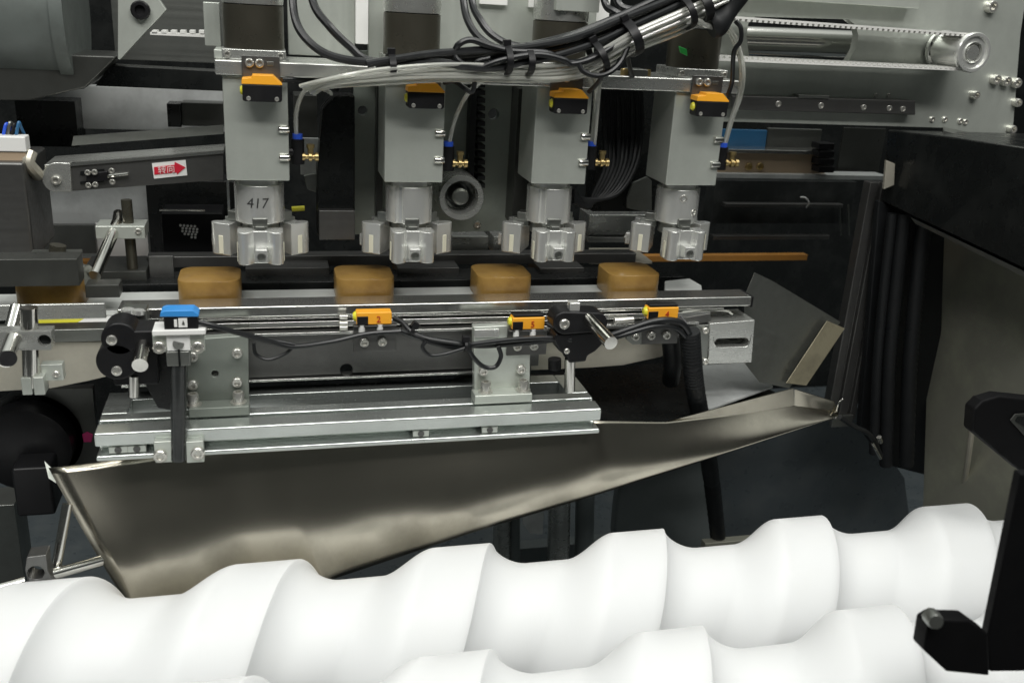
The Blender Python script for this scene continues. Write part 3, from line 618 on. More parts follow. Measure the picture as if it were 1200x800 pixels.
# infeed at the belt start
single("grey_cover", MB().pbox(-60, 304, 92, 336, -.02, .025), 'dull_panel', "dark grey cover over the hidden block at the belt start", "cover")
single("dark_ledge", MB().pbox(100, 334, 140, 349, -.005, .02), 'dull_panel', "small dark ledge beside the hidden golden block", "ledge")
t = thing("infeed_guide", "pale steel guide rail at the belt start with white belt under it", "guide rail", P(60, 375, -.04))
obj("rail", MB().pbox(-60, 357, 124, 375, -.04, .003), M['aluminium'], t, .0008)
zw = P(90, 387, -.034).z; obj("white_belt", MB().prism([PZ(a, b, zw) for a, b in ((40, 388), (142, 385), (142, 369), (40, 371))], (0, 0, -.004)), M['white_plastic'], t, .0005)
obj("yellow_strip", MB().prism([PZ(a, b, zw + .0006) for a, b in ((42, 380), (88, 379), (98, 373), (42, 374))], (0, 0, -.0005)), M['lens_yellow'], t)
obj("side_bar", MB().pbox(-60, 387, 140, 402, -.036, .02), M['grey_steel'], t, .0008)
obj("trough", slab([(-60, 402), (140, 400), (146, 436), (105, 446), (60, 455), (-60, 462)], -.032, .01), M['sheet_beige'], t, .0006)

# ---------------------------------------------------------------- grey guide plates behind the belt start
t = thing("rod_clamp", "pale clamp block holding a black rod and a slanted steel rod", "clamp", P(145, 330, .1))
obj("upright_rod", MB().cyl(P(157, 330, .1), P(148, 234, .1), .0052, n=20), M['motor_black'], t)
obj("block", MB().pbox(112, 265, 170, 280, .085, .03), M['anodised'], t, .0008)
obj("slant_rod", MB().cyl(P(111, 323, .03), P(137, 262, .1), .0056, n=20).cyl(P(137, 262, .1), P(139, 250, .115), .005, n=20), M['chrome'], t)
bolt(t, P(162, 271, .085), .003, .002)
single("foot_plate", MB().pbox(96, 318, 172, 333, .09, .06), 'dull_panel', "dark foot plate below the black upright rod", "plate")
single("grey_tube", MB().cyl(P(80, 318, .04), P(102, 322, .03), .0095, n=24), 'grey_steel', "short dull grey tube lying beside the slanted rod", "tube")
t = thing("cover_knob", "short dark stud standing on the grey cover", "stud", P(65, 303, .02))
obj("stud", MB().cyl(P(66, 305, .02), P(68, 287, .02), .0075, .007, 20), M['motor_black'], t)
obj("washer", MB().pbox(30, 302, 90, 306, .0, .03), M['grey_steel'], t, .0005)

t = thing("rod_block", "pale clamp block on a steel rod with a black hole, near the belt start", "clamp", P(35, 450, -.09))
obj("block", MB().prism(pp([(-60, 389), (60, 388), (60, 410), (-60, 411)], -.1), (0, .014, 0), [pcirc(52, 399, -.1, .005, 18)]), M['aluminium'], t, .0008)
obj("bore", MB().cyl(P(52, 399, -.094), P(52, 399, -.09), .0056, n=18), M["black_paint"], t)
obj("upright_rod", MB().cyl(P(37, 452, -.092), P(34, 360, -.092), .0066, n=24), M['chrome'], t)
obj("rear_rod", MB().cyl(P(12, 390, -.08), P(20, 360, -.06), .0055, n=20), M['chrome'], t)
obj("front_rod", MB().cyl(P(5, 424, -.125), P(16, 396, -.1), .006, n=20), M['chrome'], t)
obj("rod_tip", MB().cyl(P(7, 420, -.126), P(10, 420, -.135), .0062, n=20), M['black_plastic'], t)
obj("split_clamp", MB().pbox(25, 443, 37, 463, -.1, .016).pbox(39, 442, 52, 463, -.1, .016), M['anodised'], t, .0008)
obj("side_tab", MB().pbox(48, 427, 74, 446, -.09, .01), M['anodised'], t, .0006)
bolt(t, P(66, 438, -.09), .003, .002)

# ---------------------------------------------------------------- aluminium frame
t = thing("support_frame", "bright aluminium extrusion frame along the front of the conveyor", "frame", P(400, 530, -.085))
ZT = P(217, 503, -.1).z; ZB = ZT - .0265; fx0, fx1 = P(111, 525, -.1).x, P(705, 484, -.1).x
prof = [(-.1, ZT), (-.079, ZT), (-.079, ZT - .012), (-.073, ZT - .012), (-.073, ZT), (-.058, ZT), (-.058, ZB), (-.1, ZB), (-.1, ZB + .0052), (-.082, ZB + .0052), (-.082, ZB + .0138), (-.1, ZB + .0138)]
obj("long_bar", MB().prism([(fx0, a, b) for a, b in prof], (fx1 - fx0, 0, 0)), M['extrusion'], t, .0017)
for x in (fx0, fx1 - .022): obj("cross_bar", MB().box(x, x + .022, -.0578, -.01, ZB + .002, ZT - .0003), M['extrusion'], t, .001)
obj("rear_bar", MB().box(fx0 + .022, fx1 - .022, -.028, -.008, ZB + .002, ZT - .0006), M['extrusion'], t, .001)
for a, b in ((494, 506), (575, 501.5), (138, 529), (160, 528)):
    q = P(a, b, -.1); o = obj("slot_nut", MB().box(q.x - .0075, q.x + .0075, -.0975, -.092, ZB + .006, ZB + .0125), M['anodised'], t, .0005)
    bolt(o, (q.x, -.0975, ZB + .0092), .003, .0006, mat=M['dark_steel'], name="screw")

def mount(pts, base, bolts, caps, Y, lab, extra=()):
    t = thing("mounting_plate", lab, "bracket", P(sum(p[0] for p in pts) / len(pts), base[3], Y), "bolted plates on the frame")
    obj("plate", slab(pts, Y, .01, holes=extra), M['shaded_aluminium' if extra else 'anodised'], t, .001)
    x0, x1, _, _ = rng(base[0], base[1], base[2], base[3], Y - .016)
    z1 = P((base[0] + base[2]) / 2, base[1], Y).z
    obj("base", MB().box(x0, x1, Y - .018, Y - .0002, ZT + .0004, ZT + .0095), M['shaded_aluminium' if extra else 'anodised'], t, .0009)
    for a, b in bolts: bolt(t, P(a, b, Y), .0046, .004)
    for a in caps:
        x = P(a, base[1], Y - .009).x; o = obj("washer", MB().cyl((x, Y - .009, ZT + .0096), (x, Y - .009, ZT + .0108), .0072, n=20), M['bolt'], t)
        bolt(t, (x, Y - .009, ZT + .0108), .0050, .0095, d=(0, 0, 1))
    return t
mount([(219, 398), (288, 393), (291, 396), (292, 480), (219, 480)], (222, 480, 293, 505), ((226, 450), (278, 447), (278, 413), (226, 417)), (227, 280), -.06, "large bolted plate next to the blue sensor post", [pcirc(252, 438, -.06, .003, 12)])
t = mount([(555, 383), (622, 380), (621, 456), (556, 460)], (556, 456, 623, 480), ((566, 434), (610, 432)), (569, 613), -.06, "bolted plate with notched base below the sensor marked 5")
obj("top_pad", MB().pbox(556, 386, 585, 395, -.062, .0018), M['machined'], t, .0004)

# ---------------------------------------------------------------- orange barrel sensors on the rail
def rail_sensor(px, py, num, lab, black_top, cols):
    Y = -.068; by = -.0625; c = P(px, py, Y); X, _, Z = c
    t = thing("rail_sensor", lab, "sensor", c, "orange numbered sensors along the rail")
    obj("bracket", MB().box(X - .018, X + .0215, by, by + .0022, Z - .034, Z - .0071).box(X - .018, X + .0215, Y + .0005, by + .0022, Z - .0085, Z - .0070), M['dark_steel'], t, .0005)
    b = obj("housing", MB().box(X - .0155, X + .0165, Y, Y + .012, Z - .0062, Z + .0058), M['orange_plastic'], t, .0012)
    obj("window", MB().box(X - .0150, X - .0050, Y - .0006, Y + .004, Z - .0060, Z + .0020), M['black_plastic'], t, .0004)
    obj("lens", MB().rev([(0, -.002), (.003, -.0018), (.0046, .0), (.005, .003), (0, .003)], (X - .0165, Y + .006, Z + .0005), (1, 0, 0), 18), M['lens_yellow'], t)
    if black_top: obj("cover", MB().box(X - .014, X + .0155, Y + .001, Y + .013, Z + .0059, Z + .0085), M['black_plastic'], t, .0008)
    obj("lettering", text_mb(num, (X + .0045, Y - .0004, Z - .0012), EX, EZ, .0062), M[cols], b)
    for a in (-.0105, .006): obj("pin", MB().cyl((X + a, Y + .003, Z - .0062), (X + a, Y + .003, Z - .0135), .003, n=12), M['white_plastic'], t)
    for a in (-.008, .0085): bolt(t, (X + a, by, Z - .0245), .0042, .0034)
    return t
rail_sensor(438, 373, "2", "orange sensor marked 2, nearest to the large bolted plate", False, 'print_red')
rail_sensor(619, 379, "5", "orange sensor marked 5, touching the chrome rod clamp", True, 'print_red')
rail_sensor(777, 367, "4", "orange sensor marked 4, above the black corrugated hose", True, 'print_red')
t = thing("sensor_bracket", "slotted steel arm under the sensor marked 4", "bracket", P(760, 395, -.055))
obj("arm", slab([(736, 386), (752, 385), (752, 403), (742, 404), (734, 398)], -.0665, .004), M['grey_steel'], t, .0006)
bolt(t, P(744, 394, -.0665), .0038, .004)
t = thing("rail_end_bolts", "pair of silver studs on the rail beside sensor 2", "stud", P(404, 380, -.03))
for y in (371, 379, 384): obj("stud", MB().cyl(P(398, y, -.034), P(407, y, -.034), .0026, n=14), M['bolt'], t)
t = thing("rail_stud", "silver stud pointing along the rail before sensor 4", "stud", P(735, 376, -.03))
obj("stud", MB().cyl(P(720, 376, -.034), P(742, 374.5, -.034), .0032, n=14), M['bolt'], t)

# sensor leads
def lead(pts, r, lab): cable(pts, r, 'cable_black', lab, "sensor_cable", "black sensor cables along the rail")
lead([(232, 377, -.112), (255, 383, -.11), (290, 393, -.1), (320, 401, -.09), (345, 406, -.085), (390, 400, -.075), (430, 391, -.07), (470, 388, -.07)], .0024, "black cable running from the blue sensor towards sensor 2")
lead([(245, 382, -.108), (275, 388, -.1), (310, 397, -.09), (345, 404, -.085)], .002, "second thinner black cable from the blue sensor")
lead([(345, 404, -.083), (335, 414, -.083), (315, 421, -.083), (300, 415, -.083), (297, 402, -.083)], .0017, "thin black cable end curling back below the blue sensor lead")
lead([(462, 373, -.048), (472, 378, -.056), (482, 388, -.066), (500, 396, -.07), (530, 401, -.074), (560, 405, -.074), (600, 403, -.074), (640, 399, -.08), (672, 395, -.088)], .0026, "black lead of the sensor marked 2")
lead([(470, 388, -.069), (490, 395, -.069), (500, 399, -.07), (530, 406, -.072), (565, 402, -.078), (600, 398, -.078), (640, 396, -.082), (670, 398, -.09)], .0026, "black cable of the blue sensor running on past sensor 2")
lead([(500, 399, -.074), (495, 407, -.074), (504, 416, -.074), (520, 415, -.074), (545, 408, -.078)], .0018, "thin black cable sagging between sensors 2 and 5")
lead([(548, 404, -.08), (553, 416, -.08), (566, 429, -.08), (580, 430, -.08), (587, 418, -.08), (584, 406, -.08)], .0022, "black cable hanging in a loop over the notched bracket")
lead([(640, 379, -.046), (650, 385, -.056), (658, 392, -.075), (672, 399, -.09)], .002, "short black lead of the sensor marked 5")
lead([(700, 398, -.085), (730, 388, -.078), (760, 378, -.075), (780, 375, -.075), (797, 378, -.072), (806, 388, -.07), (810, 400, -.068)], .0034, "thick black cable bending over into the corrugated hose")
lead([(690, 402, -.085), (725, 394, -.08), (765, 383, -.078), (790, 384, -.074), (803, 394, -.07)], .0026, "black cable dropping into the corrugated hose below the thick one")
lead([(797, 371, -.044), (803, 378, -.05), (806, 388, -.058)], .002, "short black lead ending at the corrugated hose")
cable([(800, 366, -.03), (825, 363, -.02), (850, 364, -.02), (858, 368, -.02)], .0012, 'tube_clear', "thin pale wire curving over the slotted block", "pale_wire", None, 8, "wire")
tie(545, 404, -.076, .008, .006, 0, "small cable tie on the sensor cables over the notched bracket", wd=.0014)
tie(482, 386, -.07, .006, .005, -.6, "small cable tie with a green tint beside sensor 2", wd=.0016)

# ---------------------------------------------------------------- blue sensor on its post
Y = -.115
t = thing("sensor_post", "black post with pale clamp bracket, standing beside the large bolted plate", "post", P(209, 538, Y))
obj("rod", MB().cyl(P(209.5, 538, Y + .008), P(209, 415, Y + .008), .0064, n=24), M['gloss_black'], t)
obj("bracket", MB().pbox(179, 393, 240, 412, Y + .002, .004), M['anodised'], t, .0006)
obj("shelf", MB().pbox(178, 387, 241, 393, Y - .004, .024), M['white_plastic'], t, .0008)
obj("strap", MB().pbox(195, 393.5, 223, 411, Y, .0022), M['white_plastic'], t, .0006)
obj("notch", MB().cyl(P(209, 403, Y + .001), P(209, 403, Y - .0006), .0045, n=20), M['grey_steel'], t)
obj("block", MB().pbox(195, 412, 223, 429, Y + .0005, .014), M['grey_steel'], t, .0008)
obj("slit", MB().pbox(208.6, 403, 211, 429, Y - .0007, .001), M['black_paint'], t)
for a in (187, 232): bolt(t, P(a, 406, Y + .002), .0052, .004)
t = thing("foot_clamp", "pair of pale clamp feet with socket bolts gripping the black post on the frame", "clamp", P(210, 540, -.102))
for a, b, c_ in ((181, 202, 188), (218, 239, 232)):
    obj("foot", MB().pbox(a, 517, b, 542, -.108, .0078), M['anodised'], t, .0008); bolt(t, P(c_, 533 if a < 200 else 530, -.108), .0058, .004)
t = thing("blue_sensor", "blue topped black sensor with a white label on the pale shelf", "sensor", P(212, 387, Y))
h = obj("housing", MB().pbox(192, 371, 232, 387, Y - .001, .014), M['black_plastic'], t, .001)
obj("cap", slab([(187, 371.5), (188, 366), (193, 364), (226, 363.5), (233, 368.5), (233, 371.5)], Y - .002, .016), M['blue_plastic'], t, .0009)
obj("label", MB().pbox(209, 373, 219.5, 383.5, Y - .0018, .0009), M['label_white'], h)
obj("label", MB().pbox(204, 374.5, 207.5, 383, Y - .0018, .0009), M['label_white'], h)
obj("print", slab([(213, 380.5), (214.5, 375), (216, 378), (216.5, 381)], Y - .0021, .0004), M['grey_steel'], h)

# ---------------------------------------------------------------- black cross clamps with rods
def lobe(mb, px, py, Y, r, d): return mb.cyl(P(px, py, Y), P(px, py, Y) + Vector((0, d, 0)), r, n=32)
Y = -.1
t = thing("cross_clamp", "black cross clamp with a short chrome rod, beside the blue sensor", "clamp", P(150, 440, Y))
b = MB(); lobe(b, 140, 398, Y, .0145, .03); lobe(b, 137, 424, Y, .0165, .028)
obj("body", b.obox(P(165, 392, Y + .015), EX * .014, EY * .015, EZ * .0085).obox(P(160, 420, Y + .02), EX * .018, EY * .012, EZ * .02), M['black_plastic'], t, .002)
obj("rod", MB().cyl(P(164, 428, Y - .03), P(171, 385, Y + .03), .0062, n=24), M['chrome'], t)
obj("pin", MB().cyl(P(157, 464, Y + .01), P(157, 440, Y + .01), .0045, n=18), M['chrome'], t)
for a, c_ in ((131, 398), (137, 434)): bolt(t, P(a, c_, Y), .0042, .002)
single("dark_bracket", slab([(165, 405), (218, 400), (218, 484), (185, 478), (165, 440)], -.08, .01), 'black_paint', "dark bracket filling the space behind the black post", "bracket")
t = thing("guide_block", "bright block with two rounded studs behind the black cross clamp", "block", P(160, 375, -.05))
obj("block", MB().pbox(141, 364, 172, 382, -.05, .02), M['grey_steel'], t, .0012)
obj("stud", MB().cyl(P(150, 368, -.05), P(150, 362, -.05), .0055, n=20), M['machined'], t)
obj("stud", MB().cyl(P(163, 368, -.05), P(163, 363, -.05), .0045, n=20), M['machined'], t)
Y = -.095
t = thing("cross_clamp", "black cross clamp with a long chrome rod, between sensors 5 and 4", "clamp", P(670, 425, Y))
def cap(px0, py0, r0, px1, py1, r1): return [(px0 + r0 * math.cos(q), py0 + r0 * math.sin(q)) for q in [math.pi * (.5 + k / 9) for k in range(10)]] + [(px1 + r1 * math.cos(q), py1 + r1 * math.sin(q)) for q in [math.pi * (-.5 + k / 9) for k in range(10)]]
b = slab(cap(662, 379, 13.5, 701, 378, 11.5), Y, .024)
slab([(649, 398), (652, 391), (700, 389), (708, 393), (706, 404), (698, 412), (689, 417), (687, 424), (667, 426), (665, 418), (655, 411)], Y + .004, .022, b)
b.obox(P(678, 391, Y + .016), EX * .018, EY * .010, EZ * .006)
obj("body", b, M['black_plastic'], t, .002)
obj("rod", MB().cyl(P(716, 402, Y - .05), P(690, 374, Y + .0), .0062, n=24), M['chrome'], t)
obj("pin", MB().cyl(P(667.5, 458, Y + .015), P(668, 420, Y + .015), .0052, n=20), M['chrome'], t)
obj("wedge", MB().pbox(668, 355, 680, 365, Y + .005, .01), M['machined'], t, .0008)
bolt(t, P(661, 379, Y), .0048, .003); bolt(t, P(664, 411, Y + .004), .0028, .002)
single("dark_stud", MB().cyl(P(650, 432, -.06), P(650, 420, -.06), .0065, n=20), 'black_plastic', "small dark knob behind the pin of the chrome rod clamp", "knob")

# ---------------------------------------------------------------- slotted block and hose at the conveyor end
t = thing("slotted_block", "pale grey block with a rounded slot at the end of the conveyor", "block", P(857, 427, -.03))
obj("block", MB().prism(pp([(832, 379), (885, 375), (881, 425), (830, 427)], -.03), (0, .04, 0), [pp([(843 + 5 * math.cos(q), 402 + 5 * math.sin(q)) for q in [math.pi * (.5 + k / 8) for k in range(9)]] + [(873 + 5 * math.cos(q), 401 + 5 * math.sin(q)) for q in [math.pi * (-.5 + k / 8) for k in range(9)]], -.03)]), M['aluminium'], t, .001)
obj("end_cap", MB().pbox(805, 381, 831, 428, -.028, .012), M['grey_steel'], t, .0008)
for b in (387, 423): bolt(t, P(826, b, -.028), .0036, .003)
obj("top_tab", slab([(803, 372), (833, 367), (833, 377), (805, 382)], -.025, .03), M['dark_steel'], t, .0006)
obj("spacer", MB().pbox(856, 399, 868, 405, -.012, .01), M['grey_steel'], t, .0005)
def hose(name, pts, r, lab, ribs):
    pts = [Vector(q) for q in pts]
    return tag(obj(name, MB().tube(pts, lambda u: r * (1 + .04 * (1 if int(u * ribs * 2) % 2 else -1)), 18, sub=int(ribs * 2 / (len(pts) - 1)) + 1), M['rubber'], L=pts[-1]), lab, "hose")
hose("corrugated_hose", [P(809, 388, -.066), P(811, 420, -.06), P(814, 450, -.05), P(820, 485, -.03), P(829, 530, .01), P(836, 580, .05), P(843, 645, .08), P(848, 690, .09)], .0098, "black corrugated hose dropping from sensor 4 to behind the chute", 60)
single("black_sleeve", MB().tube([P(785, 392, -.035), P(787, 410, -.03), P(788, 430, -.02), P(786, 445, .0)], .0095, 16), 'rubber', "short black sleeve behind the bracket of sensor 4", "sleeve", bevel=0)

# ================================================================ CHUTE
t = thing("metal_chute", "big smooth sheet metal chute sloping under the conveyor", "chute", P(480, 600, -.08))
topc = [(57, 548, -.052), (110, 542, -.052), (217, 526, -.057), (400, 507, -.066), (560, 498, -.070), (700, 493, -.078), (780, 494, -.069), (870, 484, -.055), (930, 475, -.047), (981, 483, -.05)]
botc = [(150, 707, -.105), (200, 712, -.105), (290, 703, -.105), (380, 681, -.105), (470, 651, -.105), (560, 621, -.104), (700, 579, -.096), (800, 547, -.085), (880, 521, -.075), (981, 488, -.06)]
def resamp(pts, n):
    pts = [P(*q) for q in pts]; d = [0]
    for a, b in zip(pts, pts[1:]): d.append(d[-1] + (b - a).length)
    out = []
    for k in range(n + 1):
        s = d[-1] * k / n; i = max(j for j in range(len(d)) if d[j] <= s + 1e-9); i = min(i, len(pts) - 2)
        out.append(pts[i].lerp(pts[i + 1], (s - d[i]) / (d[i + 1] - d[i])))
    return out
NU, NV = 60, 20; A_, B_ = resamp(topc, NU), resamp(botc, NU)
vs = []; fs = []
for i in range(NU + 1):
    for j in range(NV + 1):
        v = j / NV; u = i / NU; q = A_[i].lerp(B_[i], v); bul = 6.75 * v * v * (1 - v); top = math.sin(math.pi * v)
        q = q + Vector((0, -.0035 - .003 * math.sin(math.pi * min(1, u * 1.25)), .001)) * bul * (1 - u * .6) + Vector((0, -.003, .001)) * top * max(0, 1 - u / .35) 
        vs.append(q)
for i in range(NU):
    for j in range(NV): k = i * (NV + 1) + j; fs.append((k, k + NV + 1, k + NV + 2, k + 1))
ch = obj("sheet", MB().add(vs, fs), M['stainless'], t, solid=.0015)
obj("back_flange", MB().prism([P(770, 497, -.068), P(850, 476, -.058), P(930, 455, -.047), P(931, 475, -.048), P(870, 485, -.056), P(800, 494, -.066)], (0, .0014, 0)), M['stainless'], t)
obj("end_lip", MB().prism([P(931, 456, -.046), P(976, 470, -.048), P(981, 484, -.049), P(931, 475, -.048)], (.0012, .0006, 0)), M['stainless'], t)
obj("side_lip", MB().prism([P(52, 540, -.045), P(60, 548, -.045), P(66, 566, -.055), P(57, 560, -.05)], (0, .001, .0)), M['anodised'], t)

# plates past the conveyor end
single("tilted_plate", MB().prism([P(884, 320, .0), P(905, 330, .02), P(985, 378, .04), P(965, 402, .03), P(925, 455, .0), P(890, 448, -.005), P(872, 425, -.01), P(872, 348, -.005)], (.002, .004, .0)), 'grey_steel', "dull tilted guide plate standing past the conveyor end", "plate")
single("folded_edge", MB().prism([P(969, 376, .026), P(990, 385, .036), P(945, 452, .002), P(921, 449, -.004)], (.001, .002, 0)), 'olive_strip', "brassy folded edge strip of the tilted guide plate", "strip")
single("catch_plate", MB().prism([PZ(a, b, -.035) for a, b in ((815, 428), (880, 424), (906, 452), (815, 484))], (0, 0, -.003)), 'pale_sheet', "flat grey plate below the slotted block", "plate")
single("dark_tray", MB().prism([PZ(a, b, -.05) for a, b in ((600, 440), (830, 420), (930, 470), (640, 520))], (0, 0, -.004)), 'black_paint', "black tray beneath the conveyor end", "tray")

# ================================================================ FEED SCREWS
def feed_screw(Y, z, R, pitch, x0, lab, xa, xb):
    t = thing("feed_screw", lab, "feed screw", ((xa + xb) / 2, Y, z), "white feed screws")
    NT = 96; rr = R - .0210; vs = []; fs = []
    us = [-.09, 0, .08, .15, .20, .205] + [.205 + .185 * (k / 11) ** 1.5 for k in range(1, 12)] + [.44, .5, .56] + [.60 + .31 * k / 20 for k in range(21)]
    def prof(u):
        if u > .5 or u < 0:
            d = (1 - u) if u > .5 else -u
            if d <= .10: return R
            s = min(1, (d - .10) / .28); q = s * s * (3 - 2 * s)
            return rr + (R - rr) * (1 - (.8 * q + .2 * math.sin(s * math.pi / 2) ** 1.6))
        d = u
        if d <= .2055: return R - .0004 * (d > .2)
        if d >= .39: return rr
        s = (d - .205) / .185
        return rr + (R - rr) * (.3 * (1 - s) ** 1.6 + .7 * (1 - math.sqrt(max(0, 1 - (1 - s) ** 2))))
    n0, n1 = math.floor((xa - x0) / pitch), math.ceil((xb - x0) / pitch) + 1; NP = len(us)
    rows = [(c + u, prof(u)) for c in range(n0, n1) for u in us]
    for ph, r in rows:
        for k in range(NT):
            th = 2 * math.pi * k / NT
            vs.append((x0 + pitch * (ph - th / (2 * math.pi)), Y - r * math.sin(th), z + r * math.cos(th)))
    for i in range(len(rows) - 1):
        for k in range(NT):
            if k < NT - 1: fs.append((i * NT + k, i * NT + k + 1, (i + 1) * NT + k + 1, (i + 1) * NT + k))
            elif i >= NP: fs.append((i * NT + k, (i - NP) * NT, (i + 1 - NP) * NT, (i + 1) * NT + k))
    obj("body", MB().add(vs, fs), M['white_nylon'], t)
    obj("core", MB().cyl((xa - .1, Y, z), (xb + .1, Y, z), rr - .001, n=48), M['white_nylon'], t)
    for x in (xa - .06, xb): obj("shaft", MB().cyl((x, Y, z), (x + .06, Y, z), .012, n=24), M['chrome'], t)
feed_screw(-.184, -.1745, .078, .173, P(530, 640, -.145).x - .0145, "long white plastic feed screw lying next to the chute", -.36, .80)
feed_screw(-.359, -.1545, .078, .173, P(776, 738, -.32).x - .0145, "long white plastic feed screw closest to the camera, low in the frame", -.30, .66)

# ================================================================ BELOW AND BESIDE
single("grey_column", MB().cyl(P(588, 665, .12), P(588, 560, .12), .011, n=20), 'aluminium', "thin grey column below the chute, before the pale tab", "column", "grey columns below the chute", 0)
single("grey_column", MB().cyl(P(603, 665, .12), P(603, 560, .12), .007, n=20), 'slate_paint', "slim painted column touching the pale tab below the chute", "column", "grey columns below the chute", 0)
single("grey_column", MB().cyl(P(654, 668, .1), P(656, 560, .1), .014, n=24), 'aluminium', "wide grey column past the pale tab below the chute", "column", "grey columns below the chute", 0)
single("grey_column", MB().cyl(P(684, 660, .1), P(686, 560, .1), .012, n=24), 'slate_paint', "painted grey column beside the round ended plate", "column", "grey columns below the chute", 0)
single("pale_tab", slab([(613, 606), (638, 585), (636, 626), (622, 625), (613, 615)], .06, .004), 'pale_sheet', "pale metal tab with a cut corner below the chute", "tab")
single("round_plate", slab([(722, 600), (726, 570), (735, 540), (820, 520), (830, 560), (837, 640), (838, 700), (728, 700), (720, 625)], .13, .02), 'slate_paint', "grey painted plate with a rounded side below the chute", "plate", bevel=.004)
single("dark_bench", MB().pbox(560, 640, 722, 760, .17, .02), 'slate_paint', "grey painted low panel behind the columns", "panel")
single("blue_black_plate", slab([(838, 520), (1000, 470), (1060, 560), (1080, 720), (838, 720)], .2, .02), 'bed_paint', "dark blue black plate under the chute tip", "plate")
t = thing("machine_foot", "weathered pale foot where the corrugated hose lands", "foot", P(856, 640, .06))
obj("foot", MB().pbox(826, 634, 888, 648, .06, .012), M['smudged_steel'], t, .001)

t = thing("corner_post", "dark grooved upright post at the machine corner", "post", P(1010, 490, .1))
x0 = P(1022, 205, .1).x; x1 = P(1058, 205, .1).x; z0 = P(1000, 492, .1).z; z9 = P(1040, 214, .1).z
pl = [(x0, .1), (x0 + .011, .1), (x0 + .011, .106), (x0 + .016, .106), (x0 + .016, .1), (x1 - .014, .1), (x1 - .014, .106), (x1 - .009, .106), (x1 - .009, .1), (x1, .1), (x1, .115), (x0, .115)]
obj("post", MB().prism([(a, b, z0) for a, b in pl], (0, 0, z9 - z0)), M['dark_steel'], t, .0012)
obj("foot", MB().box(x0 + .004, x1 - .008, .094, .0998, z0 - .006, z0 + .01), M['grey_steel'], t, .0008)
single("bright_corner", slab([(1036, 222), (1039, 188), (1049, 192), (1048, 217)], .068, .004), 'sheet_beige', "small bright edge beside the top of the corner post", "edge")
t = thing("black_cover", "big glossy black cover hanging over the corner post", "cover", PX(1120, 250, .74))
obj("side", MB().prism([PX(a, b, .74) for a, b in ((1033, 236), (1215, 322), (1225, 176), (1110, 160), (1040, 152))], (.25, 0, .0)), M['black_paint'], t, .002)
obj("edge_strip", MB().prism([PX(a, b, .745) for a, b in ((1066, 254), (1215, 325), (1215, 332), (1072, 262))], (.06, 0, 0)), M['grey_steel'], t, .0008)
single("rubber_curtain", slab([(1030, 235), (1108, 260), (1098, 560), (1040, 545), (1008, 500)], .085, .01), 'rubber', "black rubber curtain beside the corner post", "curtain", bevel=.002)
single("side_panel", MB().prism([PX(a, b, .86) for a, b in ((1092, 262), (1230, 322), (1250, 700), (1080, 640))], (.02, 0, 0)), 'smudged_steel', "smudged stainless side panel under the black cover", "panel")
for k, (a, r) in enumerate(((1024, .006), (1038, .008), (1062, .009))):
    hose("black_hose", [P(a + 22, 250, .07 - k * .005), P(a + 12, 340, .068 - k * .005), P(a + 4, 430, .065 - k * .005), P(a, 545 - 14 * (k == 0), .06 - k * .005)], r, ("thin black hose closest to the corner post", "black hose between two others before the rubber curtain", "thickest black hose on the rubber curtain")[k], 44)
cable([(984, 488, -.02), (1000, 499, -.01), (1015, 506, .0), (1024, 516, .01), (1032, 534, .02)], .003, 'cable_black', "short dark cable trailing from the chute tip", "dark_cable", None)
t = thing("wire_hook", "bent wire hook with shiny tips below the corner post", "hook", P(1027, 530, .0))
obj("wire", MB().tube([P(1022, 519, .0), P(1026, 526, -.002), P(1032, 537, .0)], .0018, 8), M['chrome'], t)
obj("tip", MB().cyl(P(1030, 512, .0), P(1032, 518, .0), .003, n=12), M['chrome'], t)
single("clip_wire", MB().tube([P(979, 490, -.05), P(982, 474, -.05), P(988, 467, -.05)], .0011, 8), 'chrome', "tiny bright wire clip on the chute tip", "clip", bevel=0)
t = thing("drip_pipe", "slim stained pipe on the smudged side panel", "pipe", P(1138, 560, -.02))
obj("pipe", MB().tube([P(1140, 468, -.03), P(1139, 500, -.03), P(1134, 540, -.02), P(1128, 580, .0)], .0035, 10), M['sheet_beige'], t)
t = thing("black_bracket", "black wedge shaped bracket jutting in above the screws", "bracket", P(1180, 520, -.25))
obj("body", MB().prism(pp([(1140, 506), (1142, 480), (1152, 470), (1172, 464), (1230, 470), (1230, 572), (1196, 552)], -.25), (0, .014, 0)), M['matt_black'], t, .0025)
obj("window", slab([(1184, 492), (1190, 485), (1230, 482), (1230, 520), (1200, 510)], -.2515, .0012), M['dull_panel'], t, .0005)
obj("window_core", slab([(1190, 493), (1193, 488), (1230, 486), (1230, 500), (1204, 502)], -.2522, .0006), M['black_paint'], t)
t = thing("black_upright", "matt black upright arm at the edge of the frame", "arm", P(1190, 787, -.47))
obj("arm", MB().prism(pp([(1197, 555), (1260, 555), (1260, 786), (1160, 787), (1158, 744)], -.47), (0, .007, 0)), M['matt_black'], t, .0015)
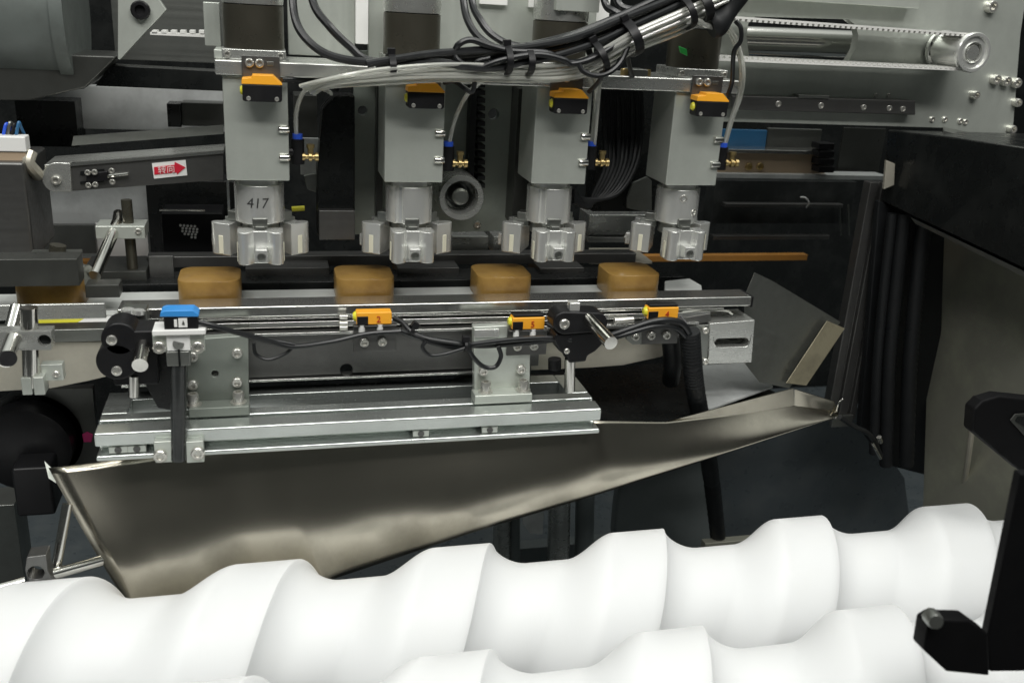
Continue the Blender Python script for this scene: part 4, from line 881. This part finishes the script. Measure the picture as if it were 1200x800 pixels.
t = thing("faceted_clamp", "faceted black clamp knob with a worn bolt beside the upright arm", "knob", P(1125, 790, -.48))
obj("knob", MB().prism(pp([(1083, 762), (1088, 732), (1098, 726), (1137, 727), (1158, 742), (1160, 792), (1110, 787)], -.485), (0, .012, 0)), M['matt_black'], t, .0015)
obj("bolt_head", MB().rev([(0, 0), (.0042, 0), (.0050, .002), (.0050, .010), (0, .010)], P(1097, 729, -.493), (.35, 1, -.2), 10), M['grey_steel'], t)

t = thing("drive_motor", "big black round drive motor next to the chute", "motor", P(35, 600, .0))
c = P(28, 530, -.0)
obj("body", MB().rev([(0, 0), (.034, 0), (.041, .004), (.041, .07), (0, .07)], c, EY, 48), M['black_plastic'], t)
obj("rear_flange", MB().rev([(0, 0), (.047, 0), (.047, .01), (0, .01)], c + Vector((0, .03, 0)), EY, 48), M['black_paint'], t)
obj("mount", MB().pbox(16, 548, 62, 605, -.03, .06), M['black_plastic'], t, .003)
single("tall_panel", MB().pbox(52, 455, 114, 560, .03, .01), 'dull_panel', "dark brownish panel between drive motor and frame", "panel")
single("pink_mark", slab([(96, 509), (102, 506), (109, 509), (107, 518), (98, 518)], .0285, .0015), 'pink_print', "small pink mark on the dark brownish panel", "mark")
single("pale_column", MB().box(P(-60, 600, .06).x, P(18, 600, .06).x, .06, .10, -.43, P(0, 592, .06).z), 'grey_steel', "pale grey column base below the drive motor", "column")
t = thing("rod_joint", "dark clamp block joining two thin steel rods below the drive motor", "clamp", P(50, 715, -.14))
obj("block", MB().prism(pp([(29, 668), (31, 653), (54, 650), (56, 668), (72, 700), (74, 712), (60, 722), (40, 712)], -.145), (0, .016, 0), [pcirc(42, 671, -.145, .0062, 18)]), M['dark_steel'], t, .001)
obj("cross_rod", MB().cyl(P(-30, 697, -.150), P(30, 681, -.142), .0048, n=18).cyl(P(56, 674, -.137), P(118, 657, -.11), .0048, n=18), M['chrome'], t)
obj("upright_rod", MB().cyl(P(66, 664, -.12), P(79, 590, -.1), .0042, n=18), M['chrome'], t)
bolt(t, P(56, 706, -.145), .007, .004, mat=M['black_plastic'])
